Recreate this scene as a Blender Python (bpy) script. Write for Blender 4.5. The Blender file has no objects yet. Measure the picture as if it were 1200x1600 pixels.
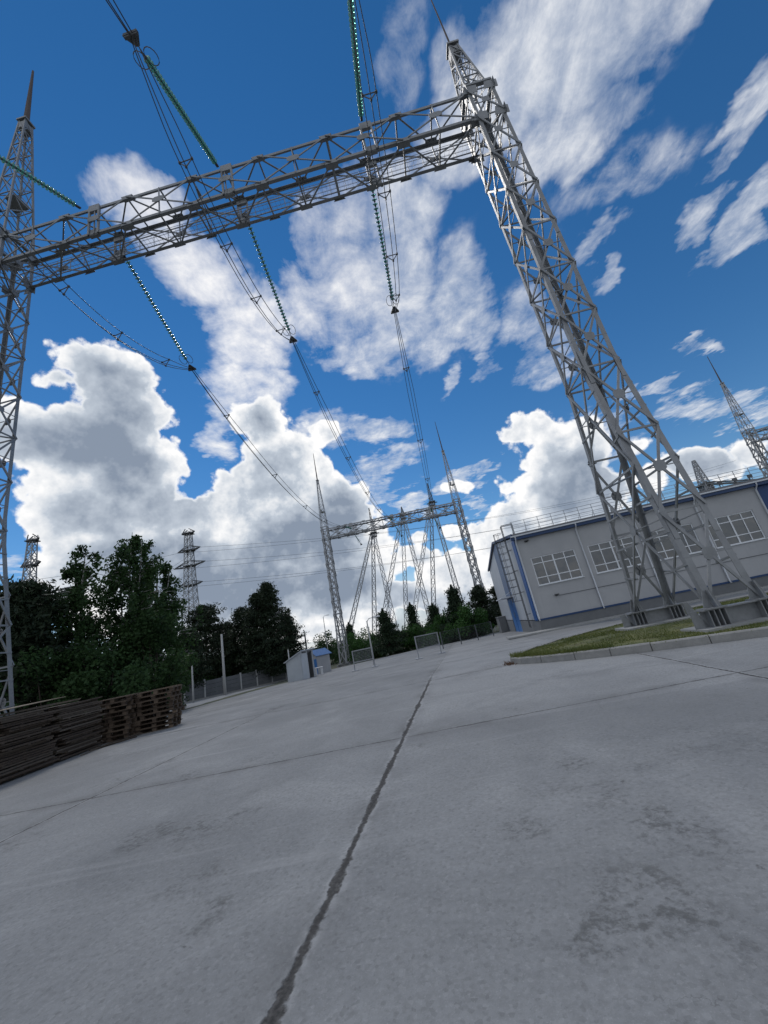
import bpy, math, random
import numpy as np
from mathutils import Vector, Matrix
R = math.radians
scene = bpy.context.scene
COL = scene.collection
V = Vector

# ------------------------------------------------------------------ camera
EYE = V((0, 0, 1.6)); FPX = 600.0; PITCH = R(17.3); ROLL = R(11.6)
fw = V((0, math.cos(PITCH), math.sin(PITCH)))
_u = V((0, -math.sin(PITCH), math.cos(PITCH))); _r = V((1, 0, 0))
rt = math.cos(ROLL) * _r - math.sin(ROLL) * _u
up = math.sin(ROLL) * _r + math.cos(ROLL) * _u
cd = bpy.data.cameras.new('camera'); cam = bpy.data.objects.new('camera', cd); COL.objects.link(cam)
cam.matrix_world = Matrix(((rt.x, up.x, -fw.x, EYE.x), (rt.y, up.y, -fw.y, EYE.y), (rt.z, up.z, -fw.z, EYE.z), (0, 0, 0, 1)))
cd.sensor_fit = 'VERTICAL'; cd.sensor_height = 36.0; cd.lens = 36.0 * FPX / 1600.0
cd.clip_start = 0.05; cd.clip_end = 5000
scene.camera = cam

def ray(px, py):
    """direction from the eye through a point of the photograph"""
    return ((px - 600) * rt + (800 - py) * up + FPX * fw).normalized()
def terr(x, y):
    """lie of the land: level round the eye, falling gently away to the far end of the yard"""
    s = min(max(0.0, y - 14.0), 60.0)
    return -(0.033 - 0.0005 * min(14, max(-14, x))) * s
def spot(px, dist):
    """ground point at a distance in the azimuth of a column of the photo near its horizon"""
    hy = 800 + (rt.z * (px - 600) + FPX * fw.z) / up.z
    d = ray(px, hy); a = V((d.x, d.y, 0)).normalized() * dist
    return V((a.x, a.y, terr(a.x, a.y)))
def under(px, py, dist):
    """ground point plumb under a point of the photograph at a chosen distance"""
    d = ray(px, py); a = V((d.x, d.y, 0)).normalized() * dist
    return V((a.x, a.y, terr(a.x, a.y)))
def height_at(p, py):
    """world height of the point above ground point p seen at photo row py"""
    lo, hi = -5.0, 200.0
    for _ in range(50):
        m = (lo + hi) / 2; q = V((p[0], p[1], m)) - EYE
        if 800 - FPX * q.dot(up) / q.dot(fw) > py: lo = m
        else: hi = m
    return lo

# ------------------------------------------------------------------ object helpers
def tag(o, label=None, cat=None, group=None, kind=None):
    if label: o['label'] = label
    if cat: o['category'] = cat
    if group: o['group'] = group
    if kind: o['kind'] = kind
    return o
def empty(name, loc=(0, 0, 0), rz=0.0, parent=None):
    o = bpy.data.objects.new(name, None); COL.objects.link(o)
    o.location = loc; o.rotation_euler = (0, 0, rz); o.empty_display_size = 0.2
    if parent: o.parent = parent
    return o
def kids(o): return list(o.children)
def copy_tree(o, parent=None):
    c = o.copy(); COL.objects.link(c); c.parent = parent
    for ch in kids(o): copy_tree(ch, c)
    return c

class MB:
    """collects shapes and links them as one mesh object"""
    def __init__(s): s.v = []; s.f = []; s.smooth = False
    def add(s, vs, fs):
        n = len(s.v); s.v += [tuple(v) for v in vs]; s.f += [tuple(i + n for i in f) for f in fs]
    def box(s, c, sx, sy, sz, rz=0.0):
        c = V(c); M = Matrix.Rotation(rz, 3, 'Z'); vs = []
        for z in (-1, 1):
            for (x, y) in ((-1, -1), (1, -1), (1, 1), (-1, 1)):
                vs.append(c + M @ V((x * sx / 2, y * sy / 2, z * sz / 2)))
        s.add(vs, [(3, 2, 1, 0), (4, 5, 6, 7), (0, 1, 5, 4), (1, 2, 6, 5), (2, 3, 7, 6), (3, 0, 4, 7)])
    def bar(s, p, q, w, h=None, hint=(0, 0, 1), off=(0, 0)):
        """a straight rectangular bar from p to q"""
        p = V(p); q = V(q); d = (q - p)
        if d.length < 1e-6: return
        d.normalize(); h = h or w; a = V(hint)
        if abs(d.dot(a)) > 0.98: a = V((1, 0, 0)) if abs(d.x) < .9 else V((0, 1, 0))
        x = d.cross(a).normalized(); y = x.cross(d).normalized()
        p = p + x * off[0] + y * off[1]; q = q + x * off[0] + y * off[1]
        vs = [c + x * (i * w / 2) + y * (j * h / 2) for c in (p, q) for (i, j) in ((-1, -1), (1, -1), (1, 1), (-1, 1))]
        s.add(vs, [(0, 1, 2, 3), (7, 6, 5, 4), (4, 5, 1, 0), (5, 6, 2, 1), (6, 7, 3, 2), (7, 4, 0, 3)])
    def angle(s, p, q, a, b, w, t):
        """an L section from p to q whose two flanges point along a and b"""
        p = V(p); q = V(q); a = V(a); b = V(b)
        prof = [(0, 0), (w, 0), (w, t), (t, t), (t, w), (0, w)]
        vs = [c + a * i + b * j for c in (p, q) for (i, j) in prof]
        n = 6; fs = [(i, (i + 1) % n, n + (i + 1) % n, n + i) for i in range(n)]
        fs += [(3, 2, 1, 0), (5, 4, 3, 0), (6, 7, 8, 9), (6, 9, 10, 11)]
        s.add(vs, fs)
    def plate(s, c, a, b, poly, t):
        """a flat plate: polygon in the (a, b) plane, thickness t"""
        c = V(c); a = V(a); b = V(b); n = a.cross(b).normalized(); k = len(poly)
        vs = [c + a * x + b * y + n * (z * t / 2) for z in (-1, 1) for (x, y) in poly]
        s.add(vs, [tuple(reversed(range(k))), tuple(range(k, 2 * k))] + [(i, (i + 1) % k, k + (i + 1) % k, k + i) for i in range(k)])
    def tube(s, pts, r, n=6, r2=None):
        pts = [V(p) for p in pts]; m = len(pts); rings = []
        for i, p in enumerate(pts):
            d = (pts[min(i + 1, m - 1)] - pts[max(i - 1, 0)]).normalized()
            a = V((0, 0, 1)) if abs(d.z) < .95 else V((1, 0, 0))
            x = d.cross(a).normalized(); y = x.cross(d)
            rr = r if r2 is None else r + (r2 - r) * i / max(1, m - 1)
            rings.append([p + (x * math.cos(2 * math.pi * k / n) + y * math.sin(2 * math.pi * k / n)) * rr for k in range(n)])
        fs = [(i * n + k, i * n + (k + 1) % n, (i + 1) * n + (k + 1) % n, (i + 1) * n + k) for i in range(m - 1) for k in range(n)]
        fs += [tuple(reversed(range(n))), tuple((m - 1) * n + k for k in range(n))]
        s.add([v for rg in rings for v in rg], fs)
    def lathe(s, prof, n=16, c=(0, 0, 0)):
        c = V(c); vs = []; m = len(prof)
        for (r, z) in prof:
            vs += [c + V((r * math.cos(2 * math.pi * k / n), r * math.sin(2 * math.pi * k / n), z)) for k in range(n)]
        fs = [(i * n + k, i * n + (k + 1) % n, (i + 1) * n + (k + 1) % n, (i + 1) * n + k) for i in range(m - 1) for k in range(n)]
        fs += [tuple(reversed(range(n))), tuple((m - 1) * n + k for k in range(n))]
        s.add(vs, fs)
    def mesh(s, name, mat):
        me = bpy.data.meshes.new(name); me.from_pydata(s.v, [], s.f); me.update()
        if mat: me.materials.append(mat)
        if s.smooth: me.polygons.foreach_set('use_smooth', [True] * len(me.polygons))
        return me
    def build(s, name, mat, parent=None, loc=None, rz=0.0):
        o = bpy.data.objects.new(name, s.mesh(name, mat)); COL.objects.link(o)
        if parent: o.parent = parent
        if loc is not None: o.location = loc
        o.rotation_euler.z = rz
        return o
def link_mesh(name, me, parent=None, loc=(0, 0, 0)):
    o = bpy.data.objects.new(name, me); COL.objects.link(o); o.location = loc
    if parent: o.parent = parent
    return o

# ------------------------------------------------------------------ materials
class NT:
    """short-hand for building node trees"""
    def __init__(s, tree): s.t = tree; s.n = tree.nodes; s.l = tree.links
    def put(s, node, sock, val):
        if val is None: return
        i = node.inputs[sock]
        if hasattr(val, 'is_output'): s.l.new(val, i)
        else: i.default_value = val
    def math(s, op, a, b=None, c=None, clamp=False):
        n = s.n.new('ShaderNodeMath'); n.operation = op; n.use_clamp = clamp
        s.put(n, 0, a); s.put(n, 1, b); s.put(n, 2, c); return n.outputs[0]
    def vmath(s, op, a, b=None, scale=None, out=0):
        n = s.n.new('ShaderNodeVectorMath'); n.operation = op
        s.put(n, 0, a); s.put(n, 1, b)
        if scale is not None: s.put(n, 'Scale', scale)
        return n.outputs[1] if out else n.outputs[0]
    def noise(s, vec, scale, detail=4, rough=.55, dist=0.0, lac=2.0, col=False, norm=True):
        n = s.n.new('ShaderNodeTexNoise'); n.noise_dimensions = '3D'; n.normalize = norm
        s.put(n, 'Vector', vec); s.put(n, 'Scale', scale); s.put(n, 'Detail', detail); s.put(n, 'Roughness', rough)
        s.put(n, 'Lacunarity', lac); s.put(n, 'Distortion', dist); return n.outputs['Color' if col else 0]
    def voro(s, vec, scale, feature='F1', detail=0.0, rough=.5, rand=1.0, out=0, smooth=.5):
        n = s.n.new('ShaderNodeTexVoronoi'); n.feature = feature; s.put(n, 'Vector', vec); s.put(n, 'Scale', scale)
        if 'Detail' in n.inputs: s.put(n, 'Detail', detail); s.put(n, 'Roughness', rough)
        if feature == 'SMOOTH_F1': s.put(n, 'Smoothness', smooth)
        s.put(n, 'Randomness', rand); return n.outputs[out]
    def ramp(s, v, a, b, lo=0.0, hi=1.0, smooth=True):
        n = s.n.new('ShaderNodeMapRange'); n.interpolation_type = 'SMOOTHSTEP' if smooth else 'LINEAR'; n.clamp = True
        s.put(n, 0, v); s.put(n, 1, a); s.put(n, 2, b); s.put(n, 3, lo); s.put(n, 4, hi); return n.outputs[0]
    def mix(s, f, a, b, blend='MIX'):
        n = s.n.new('ShaderNodeMix'); n.data_type = 'RGBA'; n.blend_type = blend
        s.put(n, 0, f)
        for k, v in ((6, a), (7, b)):
            if isinstance(v, (tuple, list)) and len(v) == 3: v = (*v, 1)
            s.put(n, k, v)
        return n.outputs[2]
    def sep(s, v):
        n = s.n.new('ShaderNodeSeparateXYZ'); s.put(n, 0, v); return n.outputs
    def comb(s, x, y, z):
        n = s.n.new('ShaderNodeCombineXYZ'); s.put(n, 0, x); s.put(n, 1, y); s.put(n, 2, z); return n.outputs[0]
    def mapping(s, v, loc=(0, 0, 0), rot=(0, 0, 0), sc=(1, 1, 1), typ='POINT'):
        n = s.n.new('ShaderNodeMapping'); n.vector_type = typ; s.put(n, 0, v)
        s.put(n, 'Location' , loc) if typ in ('POINT', 'TEXTURE') else None
        s.put(n, 'Rotation', rot); s.put(n, 'Scale', sc); return n.outputs[0]
    def obj(s): return s.n.new('ShaderNodeTexCoord').outputs['Object']
    def pos(s): return s.n.new('ShaderNodeNewGeometry').outputs['Position']
    def bump(s, h, strength=.3, dist=.02, normal=None):
        n = s.n.new('ShaderNodeBump'); s.put(n, 'Strength', strength); s.put(n, 'Distance', dist); s.put(n, 'Height', h)
        if normal is not None: s.put(n, 'Normal', normal)
        return n.outputs[0]
def newmat(name):
    m = bpy.data.materials.new(name); m.use_nodes = True
    return m, NT(m.node_tree), m.node_tree.nodes['Principled BSDF']
def simple(name, col, rough=.6, metal=0.0, var=.18, scale=6.0, spec=.5, bump=0.0, rscale=None):
    """one colour broken by two sizes of noise"""
    m, t, b = newmat(name); p = t.obj()
    n = t.noise(p, scale, 5, .6); n2 = t.noise(p, scale * 9, 3, .6)
    f = t.math('ADD', t.math('MULTIPLY', n, .65), t.math('MULTIPLY', n2, .35))
    f = t.ramp(f, .3, .7, smooth=False)
    lo = tuple(c * (1 - var) for c in col); hi = tuple(min(1, c * (1 + var)) for c in col)
    t.l.new(t.mix(f, lo, hi), b.inputs['Base Color'])
    t.put(b, 'Roughness', t.ramp(n2, .3, .7, max(0, rough - .1), min(1, rough + .1)))
    t.put(b, 'Metallic', metal); t.put(b, 'Specular IOR Level', spec)
    if bump: t.l.new(t.bump(n2, bump, .01), b.inputs['Normal'])
    return m

M = {}
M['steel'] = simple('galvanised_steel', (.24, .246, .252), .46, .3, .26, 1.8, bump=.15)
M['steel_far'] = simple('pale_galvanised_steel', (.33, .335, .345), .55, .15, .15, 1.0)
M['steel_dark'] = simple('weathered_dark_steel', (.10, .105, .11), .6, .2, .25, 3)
M['rod'] = simple('brown_lightning_rod', (.085, .065, .06), .7, .0, .2, 3)
M['wire'] = simple('aluminium_wire', (.075, .08, .085), .5, .4, .15, 2)
M['fitting'] = simple('line_fitting', (.12, .125, .13), .5, .5, .2, 8)
M['concrete_post'] = simple('cast_concrete', (.42, .42, .41), .85, 0, .15, 3, bump=.2)
M['concrete_pad'] = simple('foundation_concrete', (.31, .31, .30), .9, 0, .18, 2.5, bump=.3)
M['kerb'] = simple('kerb_concrete', (.28, .272, .255), .9, 0, .22, 4, bump=.35)
M['fence_panel'] = simple('grey_fence_panel', (.13, .135, .14), .85, 0, .2, 1.5)
M['pipe'] = simple('white_downpipe', (.62, .64, .67), .4, 0, .06, 3)
M['blue'] = simple('navy_trim', (.013, .045, .13), .45, 0, .1, 2)
M['blue_corner'] = simple('bright_blue_corner', (.015, .085, .27), .45, 0, .1, 2)
M['blue_wall'] = simple('navy_cladding', (.012, .05, .16), .5, 0, .1, 1)
M['blue_door'] = simple('blue_door_paint', (.05, .17, .42), .45, 0, .12, 2)
M['blue_roof'] = simple('blue_metal_roof', (.10, .19, .38), .35, .1, .1, 2)
M['frame'] = simple('white_window_frame', (.72, .74, .76), .4, 0, .05, 3)
M['plinth'] = simple('grey_plinth_render', (.155, .16, .165), .9, 0, .12, 2, bump=.3)
M['roof'] = simple('roof_membrane', (.2, .2, .21), .8, 0, .15, 1)
M['galv_thin'] = simple('galvanised_rail', (.3, .31, .33), .5, .3, .15, 4)
M['white_sheet'] = simple('pale_sheet_cladding', (.5, .53, .56), .5, 0, .1, 2)
M['wood_in'] = simple('brown_boards', (.12, .085, .06), .85, 0, .25, 6)
M['bark'] = simple('dark_bark', (.06, .045, .035), .9, 0, .35, 5, bump=.5)
M['white_paint'] = simple('white_paint', (.7, .71, .72), .5, 0, .06, 4)
M['black'] = simple('black_fitting', (.03, .03, .032), .6, 0, .2, 4)

# birch bark: pale with dark bands
m, t, b = newmat('birch_bark'); p = t.obj()
n = t.noise(t.mapping(p, sc=(3, 3, 9)), 1.0, 4, .6)
t.l.new(t.mix(t.ramp(n, .52, .6), (.4, .39, .36), (.04, .035, .03)), b.inputs['Base Color']); t.put(b, 'Roughness', .85); M['birch_bark'] = m

def leafmat(name, dark, light, trans=.25):
    m, t, b = newmat(name); p = t.pos()
    f = t.ramp(t.math('ADD', t.math('MULTIPLY', t.noise(p, .8, 3, .6), .6), t.math('MULTIPLY', t.noise(p, 7.0, 2, .5), .4)), .32, .68)
    c = t.mix(f, dark, light); t.l.new(c, b.inputs['Base Color']); t.put(b, 'Roughness', .65); t.put(b, 'Specular IOR Level', .25)
    tr = t.n.new('ShaderNodeBsdfTranslucent'); t.l.new(c, tr.inputs[0])
    mx = t.n.new('ShaderNodeMixShader'); mx.inputs[0].default_value = trans
    t.l.new(b.outputs[0], mx.inputs[1]); t.l.new(tr.outputs[0], mx.inputs[2])
    t.l.new(mx.outputs[0], t.n['Material Output'].inputs[0]); return m
M['birch_leaf'] = leafmat('birch_leaves', (.020, .046, .015), (.055, .108, .034), .35)
M['pine_leaf'] = leafmat('pine_needles', (.014, .024, .013), (.034, .052, .025), .12)
M['spruce_leaf'] = leafmat('spruce_needles', (.015, .03, .016), (.04, .066, .03), .12)
M['bush_leaf'] = leafmat('bush_leaves', (.026, .07, .016), (.065, .15, .034), .25)
M['grass_blade'] = leafmat('grass_blades', (.085, .112, .028), (.19, .205, .062), .25)

# green glass of the insulator discs
m, t, b = newmat('green_insulator_glass')
t.put(b, 'Base Color', (.15, .46, .39, 1)); t.put(b, 'Roughness', .18); t.put(b, 'Transmission Weight', .6); t.put(b, 'IOR', 1.4); M['glass_green'] = m
# window glass: dark room behind, sheet reflecting the sky
m, t, b = newmat('window_glass'); p = t.obj()
t.put(b, 'Base Color', (.018, .021, .026, 1)); t.put(b, 'Roughness', .02); t.put(b, 'Specular IOR Level', .5); t.put(b, 'IOR', 1.62)
bn = t.bump(t.noise(p, .7, 2), .12, .05); t.l.new(bn, b.inputs['Normal'])
gl = t.n.new('ShaderNodeBsdfGlossy'); gl.inputs['Roughness'].default_value = .02; gl.inputs['Color'].default_value = (.8, .82, .85, 1); t.l.new(bn, gl.inputs['Normal'])
mx = t.n.new('ShaderNodeMixShader'); mx.inputs[0].default_value = .07; t.l.new(b.outputs[0], mx.inputs[1]); t.l.new(gl.outputs[0], mx.inputs[2]); t.l.new(mx.outputs[0], t.n['Material Output'].inputs[0]); M['pane'] = m

# smooth sandwich panels of the long wall
m, t, b = newmat('grey_sandwich_panel'); p = t.obj()
n = t.noise(p, .6, 5, .6); st = t.noise(t.mapping(p, sc=(5, 5, .35)), 1.0, 4, .6)
c = t.mix(t.ramp(n, .3, .7), (.36, .363, .372), (.405, .407, .412)); c = t.mix(t.ramp(st, .55, .75, 0, .25), c, (.27, .275, .29))
t.l.new(c, b.inputs['Base Color']); t.put(b, 'Roughness', .55); M['wall'] = m
# ribbed cladding: ribs run up the wall
def ribbed(name, col, pitch=.2, axis='Y'):
    m, t, b = newmat(name); p = t.obj(); x = t.sep(p)[{'X': 0, 'Y': 1}[axis]]
    w = t.math('PINGPONG', t.math('MULTIPLY', x, 1 / pitch), .5)
    n = t.noise(p, .8, 4)
    c = t.mix(t.ramp(n, .3, .7), tuple(v * .92 for v in col), tuple(v * 1.06 for v in col))
    t.l.new(c, b.inputs['Base Color']); t.put(b, 'Roughness', .45)
    t.l.new(t.bump(t.ramp(w, .12, .3), .6, .03), b.inputs['Normal']); return m
M['rib_light'] = ribbed('pale_ribbed_cladding', (.46, .48, .51)); M['rib_blue'] = ribbed('blue_grey_ribbed_cladding', (.10, .15, .25))
M['rib_shed'] = ribbed('shed_ribbed_sheet', (.45, .48, .51), .18, 'X')

# weathered pallet wood, each pallet its own tone
m, t, b = newmat('weathered_wood'); p = t.obj()
rnd = t.n.new('ShaderNodeObjectInfo').outputs['Random']
g = t.noise(t.mapping(p, sc=(2.5, 30, 30)), 1.0, 4, .6); n = t.noise(p, 3.0, 3)
c = t.mix(t.ramp(g, .3, .7), (.028, .020, .014), (.085, .060, .042))
c = t.mix(t.math('MULTIPLY', t.math('POWER', rnd, 2.0), .85), c, (.15, .125, .10)); c = t.mix(t.ramp(n, .5, .75, 0, .5), c, (.018, .014, .012))
t.l.new(c, b.inputs['Base Color']); t.put(b, 'Roughness', .85); t.l.new(t.bump(g, .4, .01), b.inputs['Normal']); M['wood'] = m
m, t, b = newmat('pallet_wood'); p = t.obj()
rnd = t.n.new('ShaderNodeObjectInfo').outputs['Random']
g = t.noise(t.mapping(p, sc=(2.5, 30, 30)), 1.0, 4, .6)
c = t.mix(t.ramp(g, .3, .7), (.026, .018, .013), (.078, .053, .037)); c = t.mix(t.math('MULTIPLY', t.math('POWER', rnd, 1.6), .8), c, (.17, .125, .088))
t.l.new(c, b.inputs['Base Color']); t.put(b, 'Roughness', .85); t.l.new(t.bump(g, .4, .01), b.inputs['Normal']); M['pallet'] = m
M['ply'] = simple('plywood_sheet', (.26, .21, .15), .8, 0, .2, 4)

# concrete yard: slabs, joints, stains, worn patches
JX0, JY0, JROT, JP = -.42, 6.87, R(-7.3), 5.22
WORN = [(-2.05, 3.75, .55), (-1.75, 3.3, .4), (.95, 2.75, .5), (.55, 3.55, .35), (1.5, 3.1, .6), (-1.35, 2.45, .3), (.62, 2.5, .35), (1.4, 4.6, .35), (-3.4, 5.2, .8)]
def yard_material():
    m, t, b = newmat('concrete_yard'); p = t.pos()
    q = t.mapping(t.vmath('SUBTRACT', p, (JX0, JY0, 0)), rot=(0, 0, -JROT))
    wob = t.vmath('SUBTRACT', t.noise(p, 1.3, 6, .68, col=True), (.5, .5, .5))
    wob2 = t.vmath('SUBTRACT', t.noise(p, 11.0, 5, .75, col=True), (.5, .5, .5))
    w = t.vmath('ADD', q, t.vmath('ADD', t.vmath('SCALE', wob, scale=.055), t.vmath('SCALE', wob2, scale=.085)))
    x, y, _ = t.sep(w)
    y = t.sep(t.mapping(w, rot=(0, 0, R(-5.0))))[1]
    qx, qy, _ = t.sep(q)
    def dist(c, per): return t.math('ABSOLUTE', t.math('SUBTRACT', c, t.math('MULTIPLY', t.math('ROUND', t.math('DIVIDE', c, per)), per)))
    dx = dist(x, JP); dy = dist(y, 5.9)
    big = t.ramp(t.math('ABSOLUTE', x), 1.0, 1.6, 1.0, 0.0)          # the joint in the middle is broken open
    chip = t.ramp(t.noise(p, 1.7, 5, .7), .42, .66)
    wid = t.math('ADD', t.math('ADD', .011, t.math('MULTIPLY', big, .008)), t.math('MULTIPLY', t.math('MULTIPLY', chip, .038), t.math('ADD', .16, t.math('MULTIPLY', big, .84))))
    jx = t.math('MULTIPLY', t.ramp(t.math('SUBTRACT', dx, wid), -.006, .014, 1, 0), t.ramp(qy, 4.6, 7.5, 1, .3))
    widy = t.math('ADD', .009, t.math('MULTIPLY', chip, .016))
    jy = t.ramp(t.math('SUBTRACT', dy, widy), -.006, .010, 1, 0)
    joint = t.math('MAXIMUM', jx, t.math('MULTIPLY', jy, .85))
    # edge darkening of dirt washed along the joints
    halo = t.math('MULTIPLY', t.ramp(t.math('MINIMUM', dx, dy), .0, .35, .5, 0), t.ramp(t.noise(p, .9, 4, .6), .4, .7))
    cell = t.n.new('ShaderNodeTexWhiteNoise'); cell.noise_dimensions = '2D'
    t.l.new(t.comb(t.math('FLOOR', t.math('DIVIDE', qx, JP)), t.math('FLOOR', t.math('DIVIDE', qy, 5.9)), 0), cell.inputs['Vector'])
    big1 = t.noise(p, .35, 5, .6, dist=.6); mid = t.noise(p, 1.7, 6, .62, dist=.4); fine = t.noise(p, 22, 5, .7); grit = t.noise(p, 120, 3, .7)
    c = t.mix(t.ramp(big1, .32, .68), (.20, .204, .206), (.295, .298, .297))
    c = t.mix(t.ramp(mid, .35, .72, 0, .75), c, (.26, .263, .262))
    c = t.mix(t.math('MULTIPLY', cell.outputs[0], .3), c, (.32, .323, .32))
    pale = t.math('MULTIPLY', t.ramp(qx, .0, .02), t.math('MULTIPLY', t.ramp(qy, -.02, .02), t.ramp(qx, 5.2, 5.22, 1, 0)))
    c = t.mix(t.math('MULTIPLY', pale, .38), c, (.40, .40, .395))
    lowf = t.noise(t.vmath('ADD', p, (5.5, 1.2, 0)), .55, 5, .65, dist=.8)
    c = t.mix(t.ramp(lowf, .5, .72, 0, .5), c, (.165, .17, .172)); c = t.mix(t.ramp(lowf, .48, .28, 0, .4), c, (.40, .40, .392))
    c = t.mix(t.ramp(fine, .35, .62, .34, 0), c, (.16, .16, .157))
    c = t.mix(t.ramp(grit, .55, .75, 0, .4), c, (.46, .458, .45))
    c = t.mix(t.ramp(grit, .22, .42, .45, 0), c, (.075, .075, .076))
    # stones in the mix, each its own tone, and hair cracks
    stn = t.n.new('ShaderNodeTexVoronoi'); t.put(stn, 'Vector', p); t.put(stn, 'Scale', 48.0); sv = t.sep(stn.outputs['Color'])[0]
    c = t.mix(t.ramp(sv, .80, 1.0, 0, .26), c, (.105, .105, .103)); c = t.mix(t.ramp(sv, .0, .16, .18, 0), c, (.42, .418, .41))
    hc = t.n.new('ShaderNodeTexVoronoi'); hc.feature = 'DISTANCE_TO_EDGE'; t.put(hc, 'Vector', t.vmath('ADD', p, t.vmath('SCALE', wob, scale=1.1))); t.put(hc, 'Scale', .33)
    hair = t.math('MULTIPLY', t.ramp(hc.outputs[0], .0, .0022, 1, 0), t.ramp(t.noise(p, .5, 3), .5, .62))
    c = t.mix(t.math('MULTIPLY', hair, .6), c, (.09, .088, .085))
    # patches where the skin has worn off and the stones show
    pm = t.noise(t.vmath('ADD', p, (3.1, 7.7, 0)), .62, 3, .55)
    pm2 = t.noise(p, 5.0, 6, .75)
    boost = None
    for (bx, by, br) in WORN:
        f_ = t.ramp(t.vmath('LENGTH', t.vmath('SUBTRACT', p, (bx, by, 0)), out=1), br, br * .2, 0, .17)
        boost = f_ if boost is None else t.math('MAXIMUM', boost, f_)
    pm = t.math('ADD', pm, boost)
    pm3 = t.noise(p, 17.0, 5, .75)
    patch = t.math('MULTIPLY', t.ramp(pm, .54, .72), t.ramp(t.math('ADD', t.math('MULTIPLY', pm2, .5), t.math('MULTIPLY', pm3, .5)), .47, .60))
    c = t.mix(t.math('MULTIPLY', patch, .66), c, (.085, .085, .08))
    # pale tyre scuffs and long dusty streaks along the yard
    sk = t.noise(t.mapping(p, rot=(0, 0, R(38)), sc=(.18, 2.2, 1)), 1.0, 5, .6)
    c = t.mix(t.ramp(sk, .57, .74, 0, .38), c, (.42, .418, .41))
    st = t.ramp(t.noise(t.vmath('ADD', p, (11, 3, 0)), .16, 4, .55), .5, .68, 0, .42)
    c = t.mix(st, c, (.17, .172, .172))
    # small pits
    pit = t.ramp(t.voro(t.vmath('ADD', p, t.vmath('SCALE', wob2, scale=.12)), 4.2), .02, .075, 1, 0); pit = t.math('MULTIPLY', pit, t.ramp(t.noise(p, .8, 2), .44, .58))
    c = t.mix(t.math('MULTIPLY', pit, .6), c, (.09, .085, .08))
    c = t.mix(halo, c, (.11, .108, .104))
    lip = t.math('MULTIPLY', t.ramp(t.math('SUBTRACT', dx, wid), .012, .07, .42, 0), t.ramp(t.noise(p, 4.0, 4, .7), .42, .6))
    c = t.mix(lip, c, (.44, .438, .43))
    dirt_shade = t.mix(t.ramp(t.noise(p, 35, 4, .7), .35, .65), (.028, .026, .024), (.10, .094, .088))
    dirt_shade = t.mix(t.ramp(dx, .0, .03, .55, 0), dirt_shade, (.018, .016, .015))  # shade of the crack's depth painted as a darker core in the dirt
    c = t.mix(t.math('MULTIPLY', joint, .92), c, dirt_shade)
    t.l.new(c, b.inputs['Base Color']); t.put(b, 'Roughness', t.ramp(mid, .3, .7, .78, .95)); t.put(b, 'Specular IOR Level', .3)
    h = t.math('ADD', t.math('ADD', t.math('MULTIPLY', fine, .5), t.math('MULTIPLY', grit, .25)), t.math('MULTIPLY', mid, .5))
    h = t.math('SUBTRACT', h, t.math('MULTIPLY', joint, 2.2)); h = t.math('SUBTRACT', h, t.math('MULTIPLY', patch, t.math('MULTIPLY', pm2, 1.0))); h = t.math('SUBTRACT', h, pit)
    t.l.new(t.bump(h, .5, .012), b.inputs['Normal']); return m
M['yard'] = yard_material()
m, t, b = newmat('rough_grassland'); p = t.pos()
c = t.mix(t.ramp(t.noise(p, .25, 5, .6), .35, .65), (.035, .05, .02), (.085, .085, .04)); c = t.mix(t.ramp(t.noise(p, 6, 4, .7), .4, .7, 0, .6), c, (.05, .045, .03))
t.l.new(c, b.inputs['Base Color']); t.put(b, 'Roughness', .95); M['field'] = m
m, t, b = newmat('island_turf'); p = t.pos()
c = t.mix(t.ramp(t.noise(p, 1.1, 5, .65), .38, .64), (.075, .09, .028), (.15, .15, .052)); c = t.mix(t.ramp(t.noise(p, 2.6, 5, .7), .5, .68, 0, .8), c, (.06, .052, .035))
t.l.new(c, b.inputs['Base Color']); t.put(b, 'Roughness', .95); M['turf'] = m

# ------------------------------------------------------------------ ground
def sheet(name, rows, mat, kind='structure'):
    n = len(rows[0]); mb = MB(); vs = [p for r in rows for p in r]
    mb.add(vs, [(i * n + j, i * n + j + 1, (i + 1) * n + j + 1, (i + 1) * n + j) for i in range(len(rows) - 1) for j in range(n - 1)])
    o = mb.build(name, mat); tag(o, kind=kind); return o
xs = [-2500, -900, -400, -200, -120, -80, -55, -40] + list(range(-30, 62, 6)) + [80, 120, 200, 400, 900, 2500]
ys = [-600, -120, -40, -12, 0, 8, 14] + list(range(18, 76, 4)) + [90, 120, 200, 400, 900, 3000]
o = sheet('ground', [[(x, y, terr(x, y) - (.0 if abs(x) < 300 and y < 300 else .5)) for x in xs] for y in ys], M['field'])
tag(o, 'rough green grassland beyond the edges of the concrete yard', 'ground')
ysy = [-14, -6, 0, 6, 10, 14, 18, 22, 26, 30, 34, 38, 42, 46, 50, 54, 58, 62]
rows = []
for y in ysy:
    xl = -40 if y < 12 else (-26 if y < 22 else -25.5 + max(0, y - 38) * .56)
    xr = 48
    if y > 40: xr = 48 - (y - 40) * 2.2
    rows.append([(xl + (xr - xl) * k / 14, y, terr(xl + (xr - xl) * k / 14, y) + .006) for k in range(15)])
o = sheet('yard', rows, M['yard']); tag(o, 'large grey concrete yard of slabs with a broken open joint', 'yard')

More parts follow.
